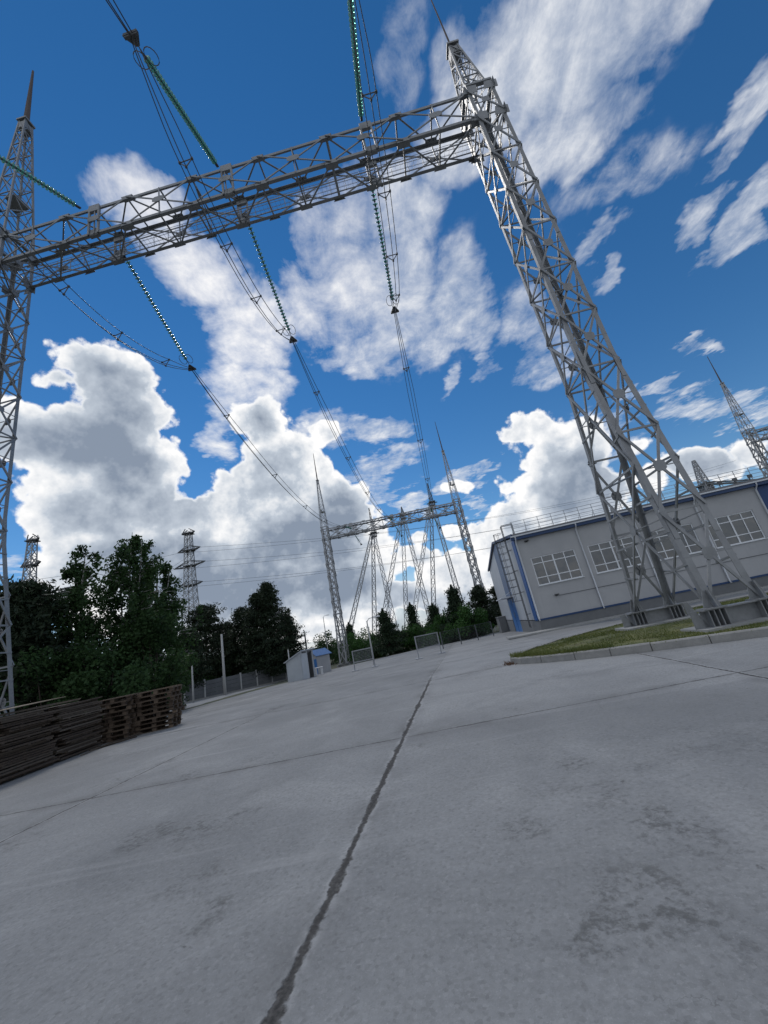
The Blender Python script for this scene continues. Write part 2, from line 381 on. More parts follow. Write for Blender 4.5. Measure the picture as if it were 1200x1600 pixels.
# ------------------------------------------------------------------ grass island with its kerb
front = [(2.87, 12.75), (3.05, 12.2), (3.45, 11.65), (4.12, 10.98), (4.8, 10.45), (5.55, 9.98), (6.54, 9.42), (7.55, 8.85), (8.8, 8.2), (10.2, 7.5), (11.8, 6.75), (13.4, 6.0), (15.0, 5.3)]
back = [(2.87, 12.75), (3.3, 13.7), (4.3, 14.9), (5.8, 16.3), (7.9, 17.6), (10.2, 18.6), (13.5, 18.9), (18, 18.4), (24, 17.7)]
IZ = .14
poly = front + [(26, 9), (26, 14)] + list(reversed(back[1:]))
mb = MB()
cx = sum(p[0] for p in poly) / len(poly)
mb.add([(x, y, terr(x, y) + IZ) for x, y in poly] + [(9.5, 13.2, IZ + .02)], [(i, (i + 1) % len(poly), len(poly)) for i in range(len(poly))])
o = mb.build('grass_island', M['turf']); tag(o, 'low island of worn yellow green turf inside the kerb', 'verge', kind='structure')
def inside(x, y, P):
    c = False; n = len(P)
    for i in range(n):
        x1, y1 = P[i]; x2, y2 = P[(i + 1) % n]
        if (y1 > y) != (y2 > y) and x < (x2 - x1) * (y - y1) / (y2 - y1) + x1: c = not c
    return c
ordn = ['first', 'second', 'third', 'fourth', 'fifth', 'sixth', 'seventh', 'eighth', 'ninth', 'tenth', 'eleventh', 'twelfth', 'thirteenth', 'fourteenth']
def kerb_run(P, labelf, w=.16, h=.19):
    for i in range(len(P) - 1):
        a = V((*P[i], 0)); b2 = V((*P[i + 1], 0)); d = (b2 - a).normalized(); n = V((-d.y, d.x, 0))
        a = a + d * .008; b2 = b2 - d * .008
        ins = w; ch = .025; z0 = terr(*P[i]) - .1; z1 = terr(*P[i]) + h + random.uniform(-.008, .008)
        prof = [(0, z0), (0, z1 - ch), (ch, z1), (ins, z1), (ins, z0)]
        mb = MB(); vs = [c + n * px + V((0, 0, pz)) for c in (a, b2) for px, pz in prof]
        mb.add(vs, [(4, 3, 2, 1, 0), (5, 6, 7, 8, 9)] + [(k, (k + 1) % 5, 5 + (k + 1) % 5, 5 + k) for k in range(5)])
        o = mb.build('kerb_stone', M['kerb']); tag(o, labelf(i), 'kerb stone', 'kerb stones round the grass island')
random.seed(3)
kerb_run(front, lambda i: f'{ordn[i]} kerb stone from the pointed tip along the front of the grass island')
kerb_run(list(reversed(back)), lambda i: f'low kerb stone facing the building, {ordn[len(back) - 2 - i]} from the pointed tip of the island')

def blades(name, pts, hmin, hmax, mat, seed, w=.012):
    rng = np.random.default_rng(seed); n = len(pts); P = np.array(pts)
    a = rng.uniform(0, 2 * np.pi, n); h = rng.uniform(hmin, hmax, n); ww = rng.uniform(.6, 1.3, n) * w
    lean = rng.normal(0, .35, (n, 2)) * h[:, None]
    dx = np.cos(a) * ww; dy = np.sin(a) * ww
    vs = np.zeros((n, 3, 3)); vs[:, 0] = P; vs[:, 1] = P; vs[:, 2] = P
    vs[:, 0, 0] -= dx; vs[:, 0, 1] -= dy; vs[:, 1, 0] += dx; vs[:, 1, 1] += dy
    vs[:, 2, 0] += lean[:, 0]; vs[:, 2, 1] += lean[:, 1]; vs[:, 2, 2] += h
    me = bpy.data.meshes.new(name); me.from_pydata(vs.reshape(-1, 3).tolist(), [], np.arange(n * 3).reshape(-1, 3).tolist()); me.materials.append(mat)
    return me
PADS = [(8.38, 10.55, 2.6, 1.1), (8.5, 14.2, 2.6, 1.1)]
rng = np.random.default_rng(5); pts = []
while len(pts) < 42000:
    x, y = rng.uniform(2.8, 16), rng.uniform(7, 19)
    if rng.random() > min(1, (11.5 / math.hypot(x, y)) ** 1.2): continue
    if inside(x, y, poly) and not any(abs(x - a) < w / 2 + .05 and abs(y - b) < h / 2 + .05 for a, b, w, h in PADS):
        k = math.sin(x * 2.1 + 1.3 * math.sin(y * 1.7)) + math.sin(y * 2.7 - x)
        if k < -.9 and rng.random() < .8: continue
        pts.append((x, y, terr(x, y) + IZ))
o = link_mesh('grass', blades('grass', pts, .015, .06, M['grass_blade'], 2)); tag(o, 'short dry grass growing on the kerbed island', 'grass', kind='stuff')
pts = []
for i in range(2600):
    k = rng.integers(0, 4); f = rng.random(); a = front[k]; b2 = front[k + 1]
    x = a[0] + (b2[0] - a[0]) * f + rng.normal(.14, .1); y = a[1] + (b2[1] - a[1]) * f + rng.normal(.22, .12)
    if inside(x, y, poly): pts.append((x, y, IZ))
o = link_mesh('tall_grass', blades('tall_grass', pts, .06, .2, M['grass_blade'], 3, .01)); tag(o, 'taller grass tuft along the inside of the kerb tip', 'grass', kind='stuff')
# weeds in the joint at the tip of the island
pts = [(2.87 + rng.normal(0, .12), 12.7 + rng.normal(0, .16), .0) for _ in range(120)]
o = link_mesh('weed', blades('weed', pts, .04, .13, simple('dry_weed', (.12, .06, .03), .9), 8, .014)); tag(o, 'reddish dry weeds in the joint at the island tip', 'weeds', kind='stuff')

# ------------------------------------------------------------------ lattice portals
def lattice_face(mb, A, B, zs_pts, n, bw, gus=.16, horiz=True, thin=True, off=.0, hz_w=None):
    """X bracing between leg polylines A and B given as point lists per level; n = face normal"""
    n = V(n)
    for i in range(len(A) - 1):
        a0, a1, b0, b1 = V(A[i]), V(A[i + 1]), V(B[i]), V(B[i + 1])
        e = n * (off + .006 * (i % 2))
        mb.bar(a0 + e, b1 + e, bw, bw * .5, n); mb.bar(b0 + e + n * bw * .52, a1 + e + n * bw * .52, bw, bw * .5, n)
        w0 = (b0 - a0).length; w1 = (b1 - a1).length; f = w0 / (w0 + w1); c = a0 + (b1 - a0) * f
        u = (b0 - a0).normalized(); v = n.cross(u).normalized()
        if gus: mb.plate(c + e + n * (bw * .85), u, v, [(-gus, -gus * .55), (-gus * .55, -gus), (gus * .55, -gus), (gus, -gus * .55), (gus, gus * .55), (gus * .55, gus), (-gus * .55, gus), (-gus, gus * .55)], .014)
        if horiz: mb.bar(a1 + e * .5, b1 + e * .5, hz_w or bw * .9, bw * .45, n)
        if thin:
            g = f * .999; l = a0 + (a1 - a0) * g; r_ = b0 + (b1 - b0) * g
            mb.bar(l - n * .01, c - u * gus * .6 - n * .01, bw * .35, bw * .35, n); mb.bar(c + u * gus * .6 - n * .01, r_ - n * .01, bw * .35, bw * .35, n)

def make_column(root, cx, mirror, spire, detail, S):
    """one four-legged column; its splayed feet stand on two base girders"""
    wx, wyt, wyb, zf, zb, zt = .62, .80, 1.95, .62, 8.86, 24.84
    zs_hi = [8.86, 11.15, 13.4, 15.65, 17.9, 20.2, 22.6, 24.4]
    zs_x = [zf, 3.3, 6.1, 8.86] + zs_hi[1:]
    zs_y = [zf, 4.9, 8.86] + zs_hi[1:]
    def leg(sx, sy, z):
        if z >= zb: y = wyt + (z - zb) / (zt - zb) * .03
        else: y = wyb + (wyt - wyb) * (z - zf) / (zb - zf)
        return V((cx + sx * wx, sy * y, z))
    st = M[S]; lat = MB(); bw = .076 if detail else .12
    for sy in (-1, 1):
        A = [leg(-1, sy, z) for z in zs_x]; B = [leg(1, sy, z) for z in zs_x]
        lattice_face(lat, A, B, zs_x, (0, sy, 0), bw, .17 if detail else .12, off=.0)
    for sx in (-1, 1):
        A = [leg(sx, -1, z) for z in zs_y]; B = [leg(sx, 1, z) for z in zs_y]
        lattice_face(lat, A, B, zs_y, (sx, 0, 0), bw, .15 if detail else .11, off=.0)
        # secondary bracing of the splayed foot panels
        for i in (0, 1):
            z0, z1 = zs_y[i], zs_y[i + 1]; zm = (z0 + z1) / 2
            c = V((cx + sx * (wx - .02), 0, zm))
            for sy in (-1, 1):
                lat.bar(leg(sx, sy, zm), c + V((0, sy * .1, 0)), .06, .04, (sx, 0, 0))
                mid = (leg(sx, sy, z0) + leg(sx, -sy, z1)) / 2; q = leg(sx, sy, z0) * .5 + c * .5
                lat.bar(leg(sx, sy, z0 + (zm - z0) * .55), q + V((sx * .01, 0, 0)), .055, .04, (sx, 0, 0))
                lat.bar(leg(sx, sy, zm + (z1 - zm) * .5), (leg(sx, sy, z1) * .5 + c * .5) + V((sx * .01, 0, 0)), .055, .04, (sx, 0, 0))
    # plan bracing
    for z in zs_hi[::2] + [4.9]:
        lat.bar(leg(-1, -1, z), leg(1, 1, z), .06, .05); lat.bar(leg(1, -1, z) + V((0, 0, .06)), leg(-1, 1, z) + V((0, 0, .06)), .06, .05)
    if detail:   # splice plates on the legs and head plates
        for sx in (-1, 1):
            for sy in (-1, 1):
                for z in (3.2, 8.86, 15.65):
                    p = leg(sx, sy, z - .7); q = leg(sx, sy, z + .7)
                    lat.bar(p + V((-sx * .1, sy * .012, 0)), q + V((-sx * .1, sy * .012, 0)), .14, .014, (0, 1, 0))
                for z in (22.6, 24.5):
                    lat.plate(leg(sx, sy, z) + V((-sx * .15, sy * .02, 0)), (1, 0, 0), (0, 0, 1), [(-.34, -.22), (.3, -.3), (.34, .2), (-.2, .3)], .02)
                    lat.plate(leg(sx, sy, z) + V((sx * .02, -sy * .15, 0)), (0, 1, 0), (0, 0, 1), [(-.3, -.24), (.3, -.24), (.3, .24), (-.3, .24)], .02)
    col = lat.build('column', st, root)
    for sx in (-1, 1):
        for sy in (-1, 1):
            l = MB(); w = .172 if detail else .23; tk = .02 if detail else .04
            for a, b2 in ((zf - .1, zb), (zb, zt)):
                l.angle(leg(sx, sy, a), leg(sx, sy, b2), V((-sx, 0, 0)), V((0, -sy, 0)), w if a < 5 else w * .88, tk)
            l.build('leg', st, col)
    # base girders: welded boxes with upright stiffeners at each foot
    for sy in (-1, 1):
        g = MB(); y = sy * wyb; z0 = .16; h = .46; L = 1.9
        g.box((cx, y, z0 + h - .015), L, .34, .03); g.box((cx, y, z0 + .017), L, .34, .03); g.box((cx, y, z0 + h / 2), L - .04, .03, h - .06)
        for sx in (-1, 1):
            for k in range(4):
                x = cx + sx * wx + (k - 1.5) * .13
                for s2 in (-1, 1): g.plate((x, y + s2 * .10, z0 + h / 2), (0, 1, 0), (0, 0, 1), [(-.082 , -h / 2 + .034), (.082, -h / 2 + .034), (.082, h / 2 - .034), (-.082, h / 2 - .034)], .025)
            g.box((cx + sx * wx, y, z0 + h + .01), .5, .46, .03)
            for k in (-1, 1): g.plate((cx + sx * (wx - .06), y - sy * .02 + k * .0, z0 + h + .2), (1, 0, 0) if k > 0 else (0, 1, 0), (0, 0, 1), [(-.22, -.17), (.22, -.17), (.1, .25), (-.1, .25)], .018)
            g.plate((cx + sx * 1.06, y, z0 + h / 2), (1, 0, 0), (0, 0, 1), [(-.1, -h / 2), (.22, -h / 2), (.22, -h / 2 + .06), (.05, h / 2), (-.1, h / 2)], .03)
        g.build('base_girder', st, col)
    # spire above the head
    zl, wl, zr, rr, inset = spire
    s = MB(); lv = 5; base = [V((cx + sx * wx * inset, sy * wyt * inset, zt)) for sx, sy in ((-1, -1), (1, -1), (1, 1), (-1, 1))]
    top = [V((cx + sx * wl, sy * wl, zl)) for sx, sy in ((-1, -1), (1, -1), (1, 1), (-1, 1))]
    nl = 4 if zl < 31 else 7
    def cp(k, f): return base[k] + (top[k] - base[k]) * f
    fs = [1 - (1 - i / nl) ** 1.15 for i in range(nl + 1)]
    for k in range(4):
        s.bar(base[k], top[k], .085, .085)
        n = ((base[k] + base[(k + 1) % 4]) / 2 - V((cx, 0, zt))).normalized()
        for i in range(nl):
            k2 = (k + 1) % 4
            s.bar(cp(k, fs[i]), cp(k2, fs[i + 1]), .045, .03, n); s.bar(cp(k2, fs[i]) + n * .035, cp(k, fs[i + 1]) + n * .035, .045, .03, n)
            s.bar(cp(k, fs[i + 1]), cp(k2, fs[i + 1]), .045, .04, n)
        s.bar(V((cx, 0, zt)) + (base[k] - V((cx, 0, zt))) / inset, V((cx, 0, zt)) + (base[(k + 1) % 4] - V((cx, 0, zt))) / inset, .16, .12)
    s.box((cx, 0, zl + .05), wl * 2 + .22, wl * 2 + .22, .12); s.box((cx, 0, zl - .45), wl * 2 + .1, wl * 2 + .1, .5)
    if zl > 31:
        zp = zt + 3.1; f = (zp - zt) / (zl - zt); w = wx * inset * (1 - f) + wl * f
        s.box((cx + .25, -.1, zp), .6, .8, .08); s.box((cx - .2, .1, zp + .35), .3, .5, .6)
    sp = s.build('spire', st, root)
    q = MB(); q.tube([(cx, 0, zl), (cx, 0, zl + (zr - zl) * .5), (cx, 0, zr)], rr, 8, rr * .35); q.build('lightning_rod', M['rod'], sp)
    return col

def make_portal(name, loc, rz, span, spires, detail, S):
    root = empty(name, loc, rz)
    for k, sx in enumerate((-1, 1)):
        make_column(root, sx * span / 2, sx, spires[k], detail, S)
    st = M[S]; x0 = -span / 2 + .62; x1 = span / 2 - .62; zB, zT, Y = 22.55, 24.4, .80
    N = 14; xsn = [x0 + (x1 - x0) * i / N for i in range(N + 1)]
    lat = MB(); bw = .068 if detail else .11
    for sy in (-1, 1):
        for i in range(0, N, 2):
            a, mid, b2 = xsn[i], xsn[i + 1], xsn[i + 2]; e = sy * .012
            lat.bar((a, sy * Y + e, zB), (b2, sy * Y + e, zT), bw, bw * .5, (0, 1, 0)); lat.bar((a, sy * Y + e + sy * .045, zT), (b2, sy * Y + e + sy * .045, zB), bw, bw * .5, (0, 1, 0))
            lat.plate((mid, sy * Y + e + sy * .08, (zB + zT) / 2), (1, 0, 0), (0, 0, 1), [(-.3, -.1), (-.17, -.17), (.17, -.17), (.3, -.1), (.3, .1), (.17, .17), (-.17, .17), (-.3, .1)], .014)
            lat.bar((mid, sy * Y, zB), (mid, sy * Y, (zB + zT) / 2), .05, .05); lat.bar((mid, sy * Y, (zB + zT) / 2), (mid, sy * Y, zT), .05, .05)
            for zz in (zB, zT):
                lat.plate((b2, sy * (Y + .02), zz), (1, 0, 0), (0, 0, 1), [(-.3, -.09), (.3, -.09), (.2, .14), (-.2, .14)] if zz == zB else [(-.2, -.14), (.2, -.14), (.3, .09), (-.3, .09)], .016)
    for zz, s2 in ((zB, -1), (zT, 1)):
        for i in range(0, N, 2):
            a, mid, b2 = xsn[i], xsn[i + 1], xsn[i + 2]; z = zz + s2 * .012
            lat.bar((a, -Y, z), (mid, Y, z), bw, bw * .5, (0, 0, 1)); lat.bar((mid, Y, z + s2 * .04), (b2, -Y, z + s2 * .04), bw, bw * .5, (0, 0, 1))
            lat.bar((mid, -Y, z - s2 * .03), (mid, Y, z - s2 * .03), .07, .05); lat.bar((b2, -Y, z - s2 * .03), (b2, Y, z - s2 * .03), .07, .05)
            for yy in (-1, 1): lat.plate((mid if yy > 0 else b2, yy * (Y - .12), z + s2 * .07), (1, 0, 0), (0, 1, 0), [(-.3, -.12), (.3, -.12), (.3, .12), (-.3, .12)], .014)
    # internal frames
    for i in range(2, N, 4):
        x = xsn[i]
        lat.bar((x, -Y, zB), (x, Y, zT), .06, .05, (1, 0, 0)); lat.bar((x + .06, -Y, zT), (x + .06, Y, zB), .06, .05, (1, 0, 0))
    # brackets where the strings are made fast
    for px in PHASES:
        for sy in (-1, 1):
            lat.box((px, sy * (Y - .02), zT - .1), .55, .14, .42); lat.box((px, sy * (Y - .1), zB + .16), .5, .16, .4)
            lat.bar((px - .25, sy * Y, zB), (px - .25, sy * Y, zT), .09, .09); lat.bar((px + .25, sy * Y, zB), (px + .25, sy * Y, zT), .09, .09)
    beam = lat.build('beam', st, root)
    for sy in (-1, 1):
        for zz, sz in ((zB, 1), (zT, -1)):
            c = MB(); c.angle((x0 - .2, sy * Y, zz), (x1 + .2, sy * Y, zz), V((0, -sy, 0)), V((0, 0, sz)), .145 if detail else .22, .02 if detail else .05); c.build('chord', st, beam)
    # walkway of open mesh with hand rails
    w = MB()
    for yy in (.12, .62): w.bar((x0, yy, zB + .22), (x1, yy, zB + .22), .035, .05)
    n = int((x1 - x0) / (.22 if detail else .5))
    for i in range(n): x = x0 + (x1 - x0) * (i + .5) / n; w.bar((x, .12, zB + .24), (x, .62, zB + .24), .008, .014)
    if detail:
        for k in range(2): w.bar((x0, .28 + k * .16, zB + .255), (x1, .28 + k * .16, zB + .255), .004, .004)
    w.build('walkway', M['galv_thin'], beam)
    r_ = MB()
    for zz in (.55, .9, 1.25): r_.bar((x0, .66, zB + zz), (x1, .66, zB + zz), .015, .015)
    for i in range(0, int((x1 - x0) / .8) + 1): r_.bar((x0 + i * .8, .66, zB + .2), (x0 + i * .8, .66, zB + 1.25), .022, .022)
    r_.build('handrail', M['galv_thin'], beam)
    return root

PHASES = (-7.0, 0.0, 7.0)
PC = V((-4.21, 13.335, 0)); PR = -.0765; SPAN = 25.25
PHASES = (-6.9, .1, 7.1)
near = make_portal('lattice_portal', PC, PR, SPAN, ((35.2, .2, 40.7, .16, .95), (29.5, .2, 37.5, .05, .8)), True, 'steel')
tag(near, 'huge grey steel lattice portal towering over the yard and out of frame at left', 'portal', 'steel lattice portals')
for (a, b2, w, h) in PADS:
    mb = MB(); mb.box((0, 0, 0), w, h, .2); o = mb.build('foundation_slab', M['concrete_pad'], None, (a, b2, .1), PR)
    tag(o, 'concrete slab under the front feet of the big right column' if b2 < 12 else 'concrete slab under the rear feet of the big right column', 'slab', 'foundation slabs of the portal')
PHASES = (-7.6, .2, 7.6)
FC = V((1.05, 69.2, -2.35)); FR = -.015
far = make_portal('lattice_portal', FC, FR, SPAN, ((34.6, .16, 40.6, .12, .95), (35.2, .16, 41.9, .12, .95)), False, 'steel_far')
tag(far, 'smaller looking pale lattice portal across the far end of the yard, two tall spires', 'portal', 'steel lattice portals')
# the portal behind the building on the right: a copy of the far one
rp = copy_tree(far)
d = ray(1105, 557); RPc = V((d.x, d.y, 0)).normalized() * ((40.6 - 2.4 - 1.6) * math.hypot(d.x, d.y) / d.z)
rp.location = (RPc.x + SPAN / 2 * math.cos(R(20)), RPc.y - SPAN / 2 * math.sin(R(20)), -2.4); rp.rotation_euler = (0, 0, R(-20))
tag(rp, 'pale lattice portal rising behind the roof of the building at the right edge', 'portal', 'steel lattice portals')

# ------------------------------------------------------------------ insulator strings and conductors
disc = MB(); disc.smooth = True
disc.lathe([(.02, -.02), (.05, -.018), (.115, .0), (.132, .020), (.128, .032), (.09, .048), (.055, .060), (.045, .075)], 14); DISC = disc.mesh('disc', M['glass_green'])
capm = MB(); capm.lathe([(.03, .06), (.05, .07), (.045, .12), (.02, .14), (.015, .16)], 8); CAP = capm.mesh('cap', M['fitting'])
def along(p, q):
    return (V(q) - V(p)).to_track_quat('Z', 'Y').to_matrix().to_4x4()
def insulator(p, q, n, label):
    """p = end at the beam, q = end at the conductor yoke"""
    p = V(p); q = V(q); L = (q - p).length
    root = empty('insulator_string', p); root.rotation_mode = 'QUATERNION'; root.rotation_quaternion = (q - p).to_track_quat('Z', 'Y')
    tag(root, label, 'insulator', 'glass insulator strings on the big portal')
    z0 = .3; pitch = (L - .95) / n
    for i in range(n):
        link_mesh('disc', DISC, root, (0, 0, z0 + i * pitch))
    f = MB(); f.tube([(0, 0, 0), (0, 0, L - .1)], .018, 6)
    for i in range(n): f.lathe([(.02, .055), (.052, .066), (.048, .12), (.02, .14)], 8, (0, 0, z0 + i * pitch))
    f.box((0, 0, .1), .12, .05, .25); f.build('link_rod', M['fitting'], root)
    y = MB(); y.plate((0, 0, L - .12), (1, 0, 0), (0, 0, 1), [(-.06, -.22), (.06, -.22), (.27, .12), (.27, .2), (-.27, .2), (-.27, .12)], .03)
    y.box((0, 0, L + .02), .5, .12, .1); y.build('yoke_plate', M['fitting'], root)
    g = MB(); c = 14
    for s2 in (-1, 1): g.tube([(s2 * .2 + .2 * math.cos(k * 2 * math.pi / c), 0, L - .75 + .32 * math.sin(k * 2 * math.pi / c)) for k in range(c + 1)], .016, 6)
    g.build('grading_ring', M['fitting'], root)
    return root
def catenary(p, q, sag, n=26):
    p = V(p); q = V(q)
    return [p + (q - p) * (i / n) + V((0, 0, -4 * sag * (i / n) * (1 - i / n))) for i in range(n + 1)]
def bundle(name, p, q, sag, label, group, spacers=(), rad=.02, sep=.24, n=26, lat=None, sag_only=False, sp_r=.03):
    root = empty(name, p); tag(root, label, 'power line', group)
    p = V(p); q = V(q); d = (q - p).normalized(); side = V((0, 0, 1)).cross(d).normalized() if abs(d.z) < .95 else V((1, 0, 0)); u3 = V((0, 0, 1))
    offs = [side * sep + u3 * sep * .6, side * -sep + u3 * sep * .6, u3 * -sep * .75]
    path = catenary(V((0, 0, 0)), q - p, sag, n)
    for o3 in offs:
        w = MB()
        w.tube([c + o3 * min(1, .25 + 5 * min(i / n, 1 - i / n)) for i, c in enumerate(path)], rad, 5); w.build('wire', M['wire'], root)
    for f in spacers:
        i = int(f * n); c = path[i]; k = min(1, .25 + 5 * min(f, 1 - f)); s = MB(); pts = [c + o3 * k for o3 in offs]
        for a, b2 in ((0, 1), (1, 2), (2, 0)): s.bar(pts[a], pts[b2], sp_r, sp_r)
        for pt in pts: s.box(pt, .08, .08, .08)
        s.build('spacer', M['fitting'], root)
    return root

pname = ('left', 'middle', 'right')
def P2(x, y, z):  # near portal local -> world
    c, s = math.cos(PR), math.sin(PR); return V((PC.x + c * x - s * y, PC.y + s * x + c * y, z))
def P3(x, y, z):
    c, s = math.cos(FR), math.sin(FR); return V((FC.x + c * x - s * y, FC.y + s * x + c * y, FC.z + z))
def onray(px, py, z):
    d = ray(px, py); return EYE + d * ((z - EYE.z) / d.z)
NEAR_ATT = [(125, 325), (340, 260), (565, 188)]; NEAR_END = [None, (205, 55), None]
FAR_ATT = [(200, 410), (388, 350), (580, 290)]; FAR_END = [(300, 577), (458, 533), (617, 487)]
DIPZ = [2.6, 2.6, 2.6]
for k in range(3):
    a = onray(*NEAR_ATT[k], 24.35)
    dirn = [V((-.30, -1, -.40)), V((-.17, -1, -.42)), V((-.05, -1, -.42))][k]
    b2 = a + dirn.normalized() * 6.0
    if NEAR_END[k]: b2 = onray(*NEAR_END[k], 22.0)
    insulator(a, b2, 30, f'green glass insulator string on the {pname[k]} phase reaching over the camera side of the beam')
    a2 = onray(*FAR_ATT[k], 22.75) - V((0, .3, -.1)); e2 = onray(*FAR_END[k], 20.7)
    insulator(a2, e2, 30, f'dark looking insulator string on the {pname[k]} phase beyond the big beam')
    t0 = P3((-7.6, .2, 7.6)[k], -.8, 23.4)
    tt = t0 - (t0 - e2).normalized() * 5.5 + V((0, 0, -.9))
    bundle('conductor_bundle', e2, tt, 3.2, f'three wire conductor bundle of the {pname[k]} phase running to the far portal', 'conductors between the portals', (.12, .3, .5, .7, .88), n=40, sp_r=.045)
    bundle('jumper_loop', b2, e2, DIPZ[k], f'slack three wire jumper loop under the big beam on the {pname[k]} phase', 'jumper loops under the beam', (.2, .42, .62, .84), sep=.26, n=30, rad=.018)
    dn = (b2 - a); dn = V((dn.x, dn.y, dn.z * .6)).normalized()
    bundle('conductor_bundle', b2, b2 + dn * 26, .6, f'three wire conductor bundle leaving over the camera on the {pname[k]} phase', 'conductors leaving over the camera', (.3, .7), n=20)
    # string at the far portal
    root = insulator(t0, tt, 26, f'small insulator string on the {pname[k]} phase at the far portal beam'); root['group'] = 'glass insulator strings on the far portal'
    r2 = insulator(P3((-7.6, .2, 7.6)[k] + .25, .8, 22.6), P3((-7.6, .2, 7.6)[k] + 1.1, 1.6, 20.6), 12, f'hanging insulator string below the far portal beam, {pname[k]} of three'); r2['group'] = 'hanging strings under the far portal beam'

# ------------------------------------------------------------------ pylons behind
def lattice_leg(mb, p, q, w0, w1, n, bw=.07):
    p = V(p); q = V(q); d = (q - p).normalized(); x = d.cross(V((0, 1, .01))).normalized(); y = x.cross(d).normalized()
    cor = [(-1, -1), (1, -1), (1, 1), (-1, 1)]
    P = lambda k, f: p + (q - p) * f + (x * cor[k][0] + y * cor[k][1]) * ((w0 + (w1 - w0) * f) / 2)
    for k in range(4):
        mb.bar(P(k, 0), P(k, 1), bw * 1.5, bw * 1.5)
        k2 = (k + 1) % 4; nn = (P(k, 0) + P(k2, 0)) / 2 - p
        for i in range(n):
            f0, f1 = i / n, (i + 1) / n
            mb.bar(P(k, f0), P(k2, f1), bw, bw * .6, nn); mb.bar(P(k2, f0) + nn.normalized() * bw * .7, P(k, f1) + nn.normalized() * bw * .7, bw, bw * .6, nn)
            mb.bar(P(k, f1), P(k2, f1), bw * .8, bw * .6, nn)
def tripod(px, dist, py_top, py_spire, label, spread, lean, rad_=1.0):
    p = under(px, py_top, dist); zt = height_at(p, py_top) - p.z
    root = empty('tripod_pylon', p); tag(root, label, 'pylon', 'three legged pylons behind the far portal')
    for (dx, dy) in spread:
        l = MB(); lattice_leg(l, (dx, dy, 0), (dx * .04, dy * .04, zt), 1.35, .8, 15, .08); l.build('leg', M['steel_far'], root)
    h = MB(); h.box((0, 0, zt + .3), 2.0, 1.8, .25); h.box((0, 0, zt - .9), 1.5, 1.5, .2)
    for a in (-1, 1):
        for b3 in (-1, 1): h.bar((a * .7, b3 * .7, zt - 1), (a * .9, b3 * .8, zt + .4), .14, .14)
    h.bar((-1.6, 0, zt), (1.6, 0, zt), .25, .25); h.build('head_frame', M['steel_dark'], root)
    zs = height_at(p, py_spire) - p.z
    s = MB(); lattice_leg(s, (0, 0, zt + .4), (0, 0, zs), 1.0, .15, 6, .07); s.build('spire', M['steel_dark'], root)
tripod(584, 112, 834, 794, 'left of the three tripod lattice pylons seen under the far beam', ((-14.6, 0), (-6.4, 7), (1.2, -3)), 0)
tripod(630, 112, 806, 792, 'middle of the three tripod lattice pylons seen under the far beam', ((-14.6, 0), (-6.4, 7), (1.2, -3)), 0)
tripod(675, 112, 786, 755, 'right of the three tripod lattice pylons, under the right end of the far beam', ((-14.8, 0), (-7.6, 7), (1.0, -3)), 0)

def pylon(px, dist, py_top, w0, arms, label, wires):
    p = under(px, py_top, dist); z = height_at(p, py_top) - p.z; root = empty('transmission_pylon', p); tag(root, label, 'pylon', 'distant transmission pylons')
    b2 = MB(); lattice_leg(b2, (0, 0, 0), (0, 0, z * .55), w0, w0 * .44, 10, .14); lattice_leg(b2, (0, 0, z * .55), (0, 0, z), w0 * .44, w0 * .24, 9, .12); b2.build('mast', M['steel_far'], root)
    for (f, half) in arms:
        a = MB(); zz = z * f; d = V((math.cos(R(-12)), math.sin(R(-12)), 0))
        for s2 in (-1, 1):
            tip = d * (s2 * half) + V((0, 0, zz + .5))
            for yy in (-.6, .6):
                a.bar((0 + s2 * .5, yy, zz), tip, .24, .24); a.bar((s2 * .5, yy, zz + 1.6), tip, .18, .18)
                for k in range(3):
                    f2 = .25 + .22 * k; a.bar(V((s2 * .5, yy, zz)).lerp(tip, f2), V((s2 * .5, yy, zz + 1.6)).lerp(tip, f2 + .1), .08, .08)
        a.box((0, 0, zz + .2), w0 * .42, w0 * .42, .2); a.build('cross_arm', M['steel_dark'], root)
    return root, p, z
ARMS = [(.985, 2.2), (.865, 3.8), (.76, 5.2), (.63, 4.0)]
py1, pp1, zz1 = pylon(294, 120, 832, 6.0, ARMS, 'distant lattice transmission pylon with stepped arms above the dark pines', None)
py2, pp2, zz2 = pylon(51, 110, 843, 4.6, [(.985, 1.8), (.84, 2.8), (.68, 3.0)], 'distant lattice transmission pylon at the left edge above the pine', None)
# low switchyard gantry between the left pine and the birches
p = spot(78, 105); zt = height_at(p, 926) - p.z; g = empty('switchyard_gantry', p); tag(g, 'low lattice gantry glimpsed between the left pine and the birch', 'gantry')
for dx in (-2.2, 2.2):
    b2 = MB(); lattice_leg(b2, (dx, 0, 0), (dx * .8, 0, zt), 1.6, .8, 10, .1); b2.build('post', M['steel_dark'], g)
b2 = MB(); lattice_leg(b2, (-3.4, 0, zt), (6.5, 0, zt), 1.0, 1.0, 8, .1); b2.build('crossbeam', M['steel_dark'], g)
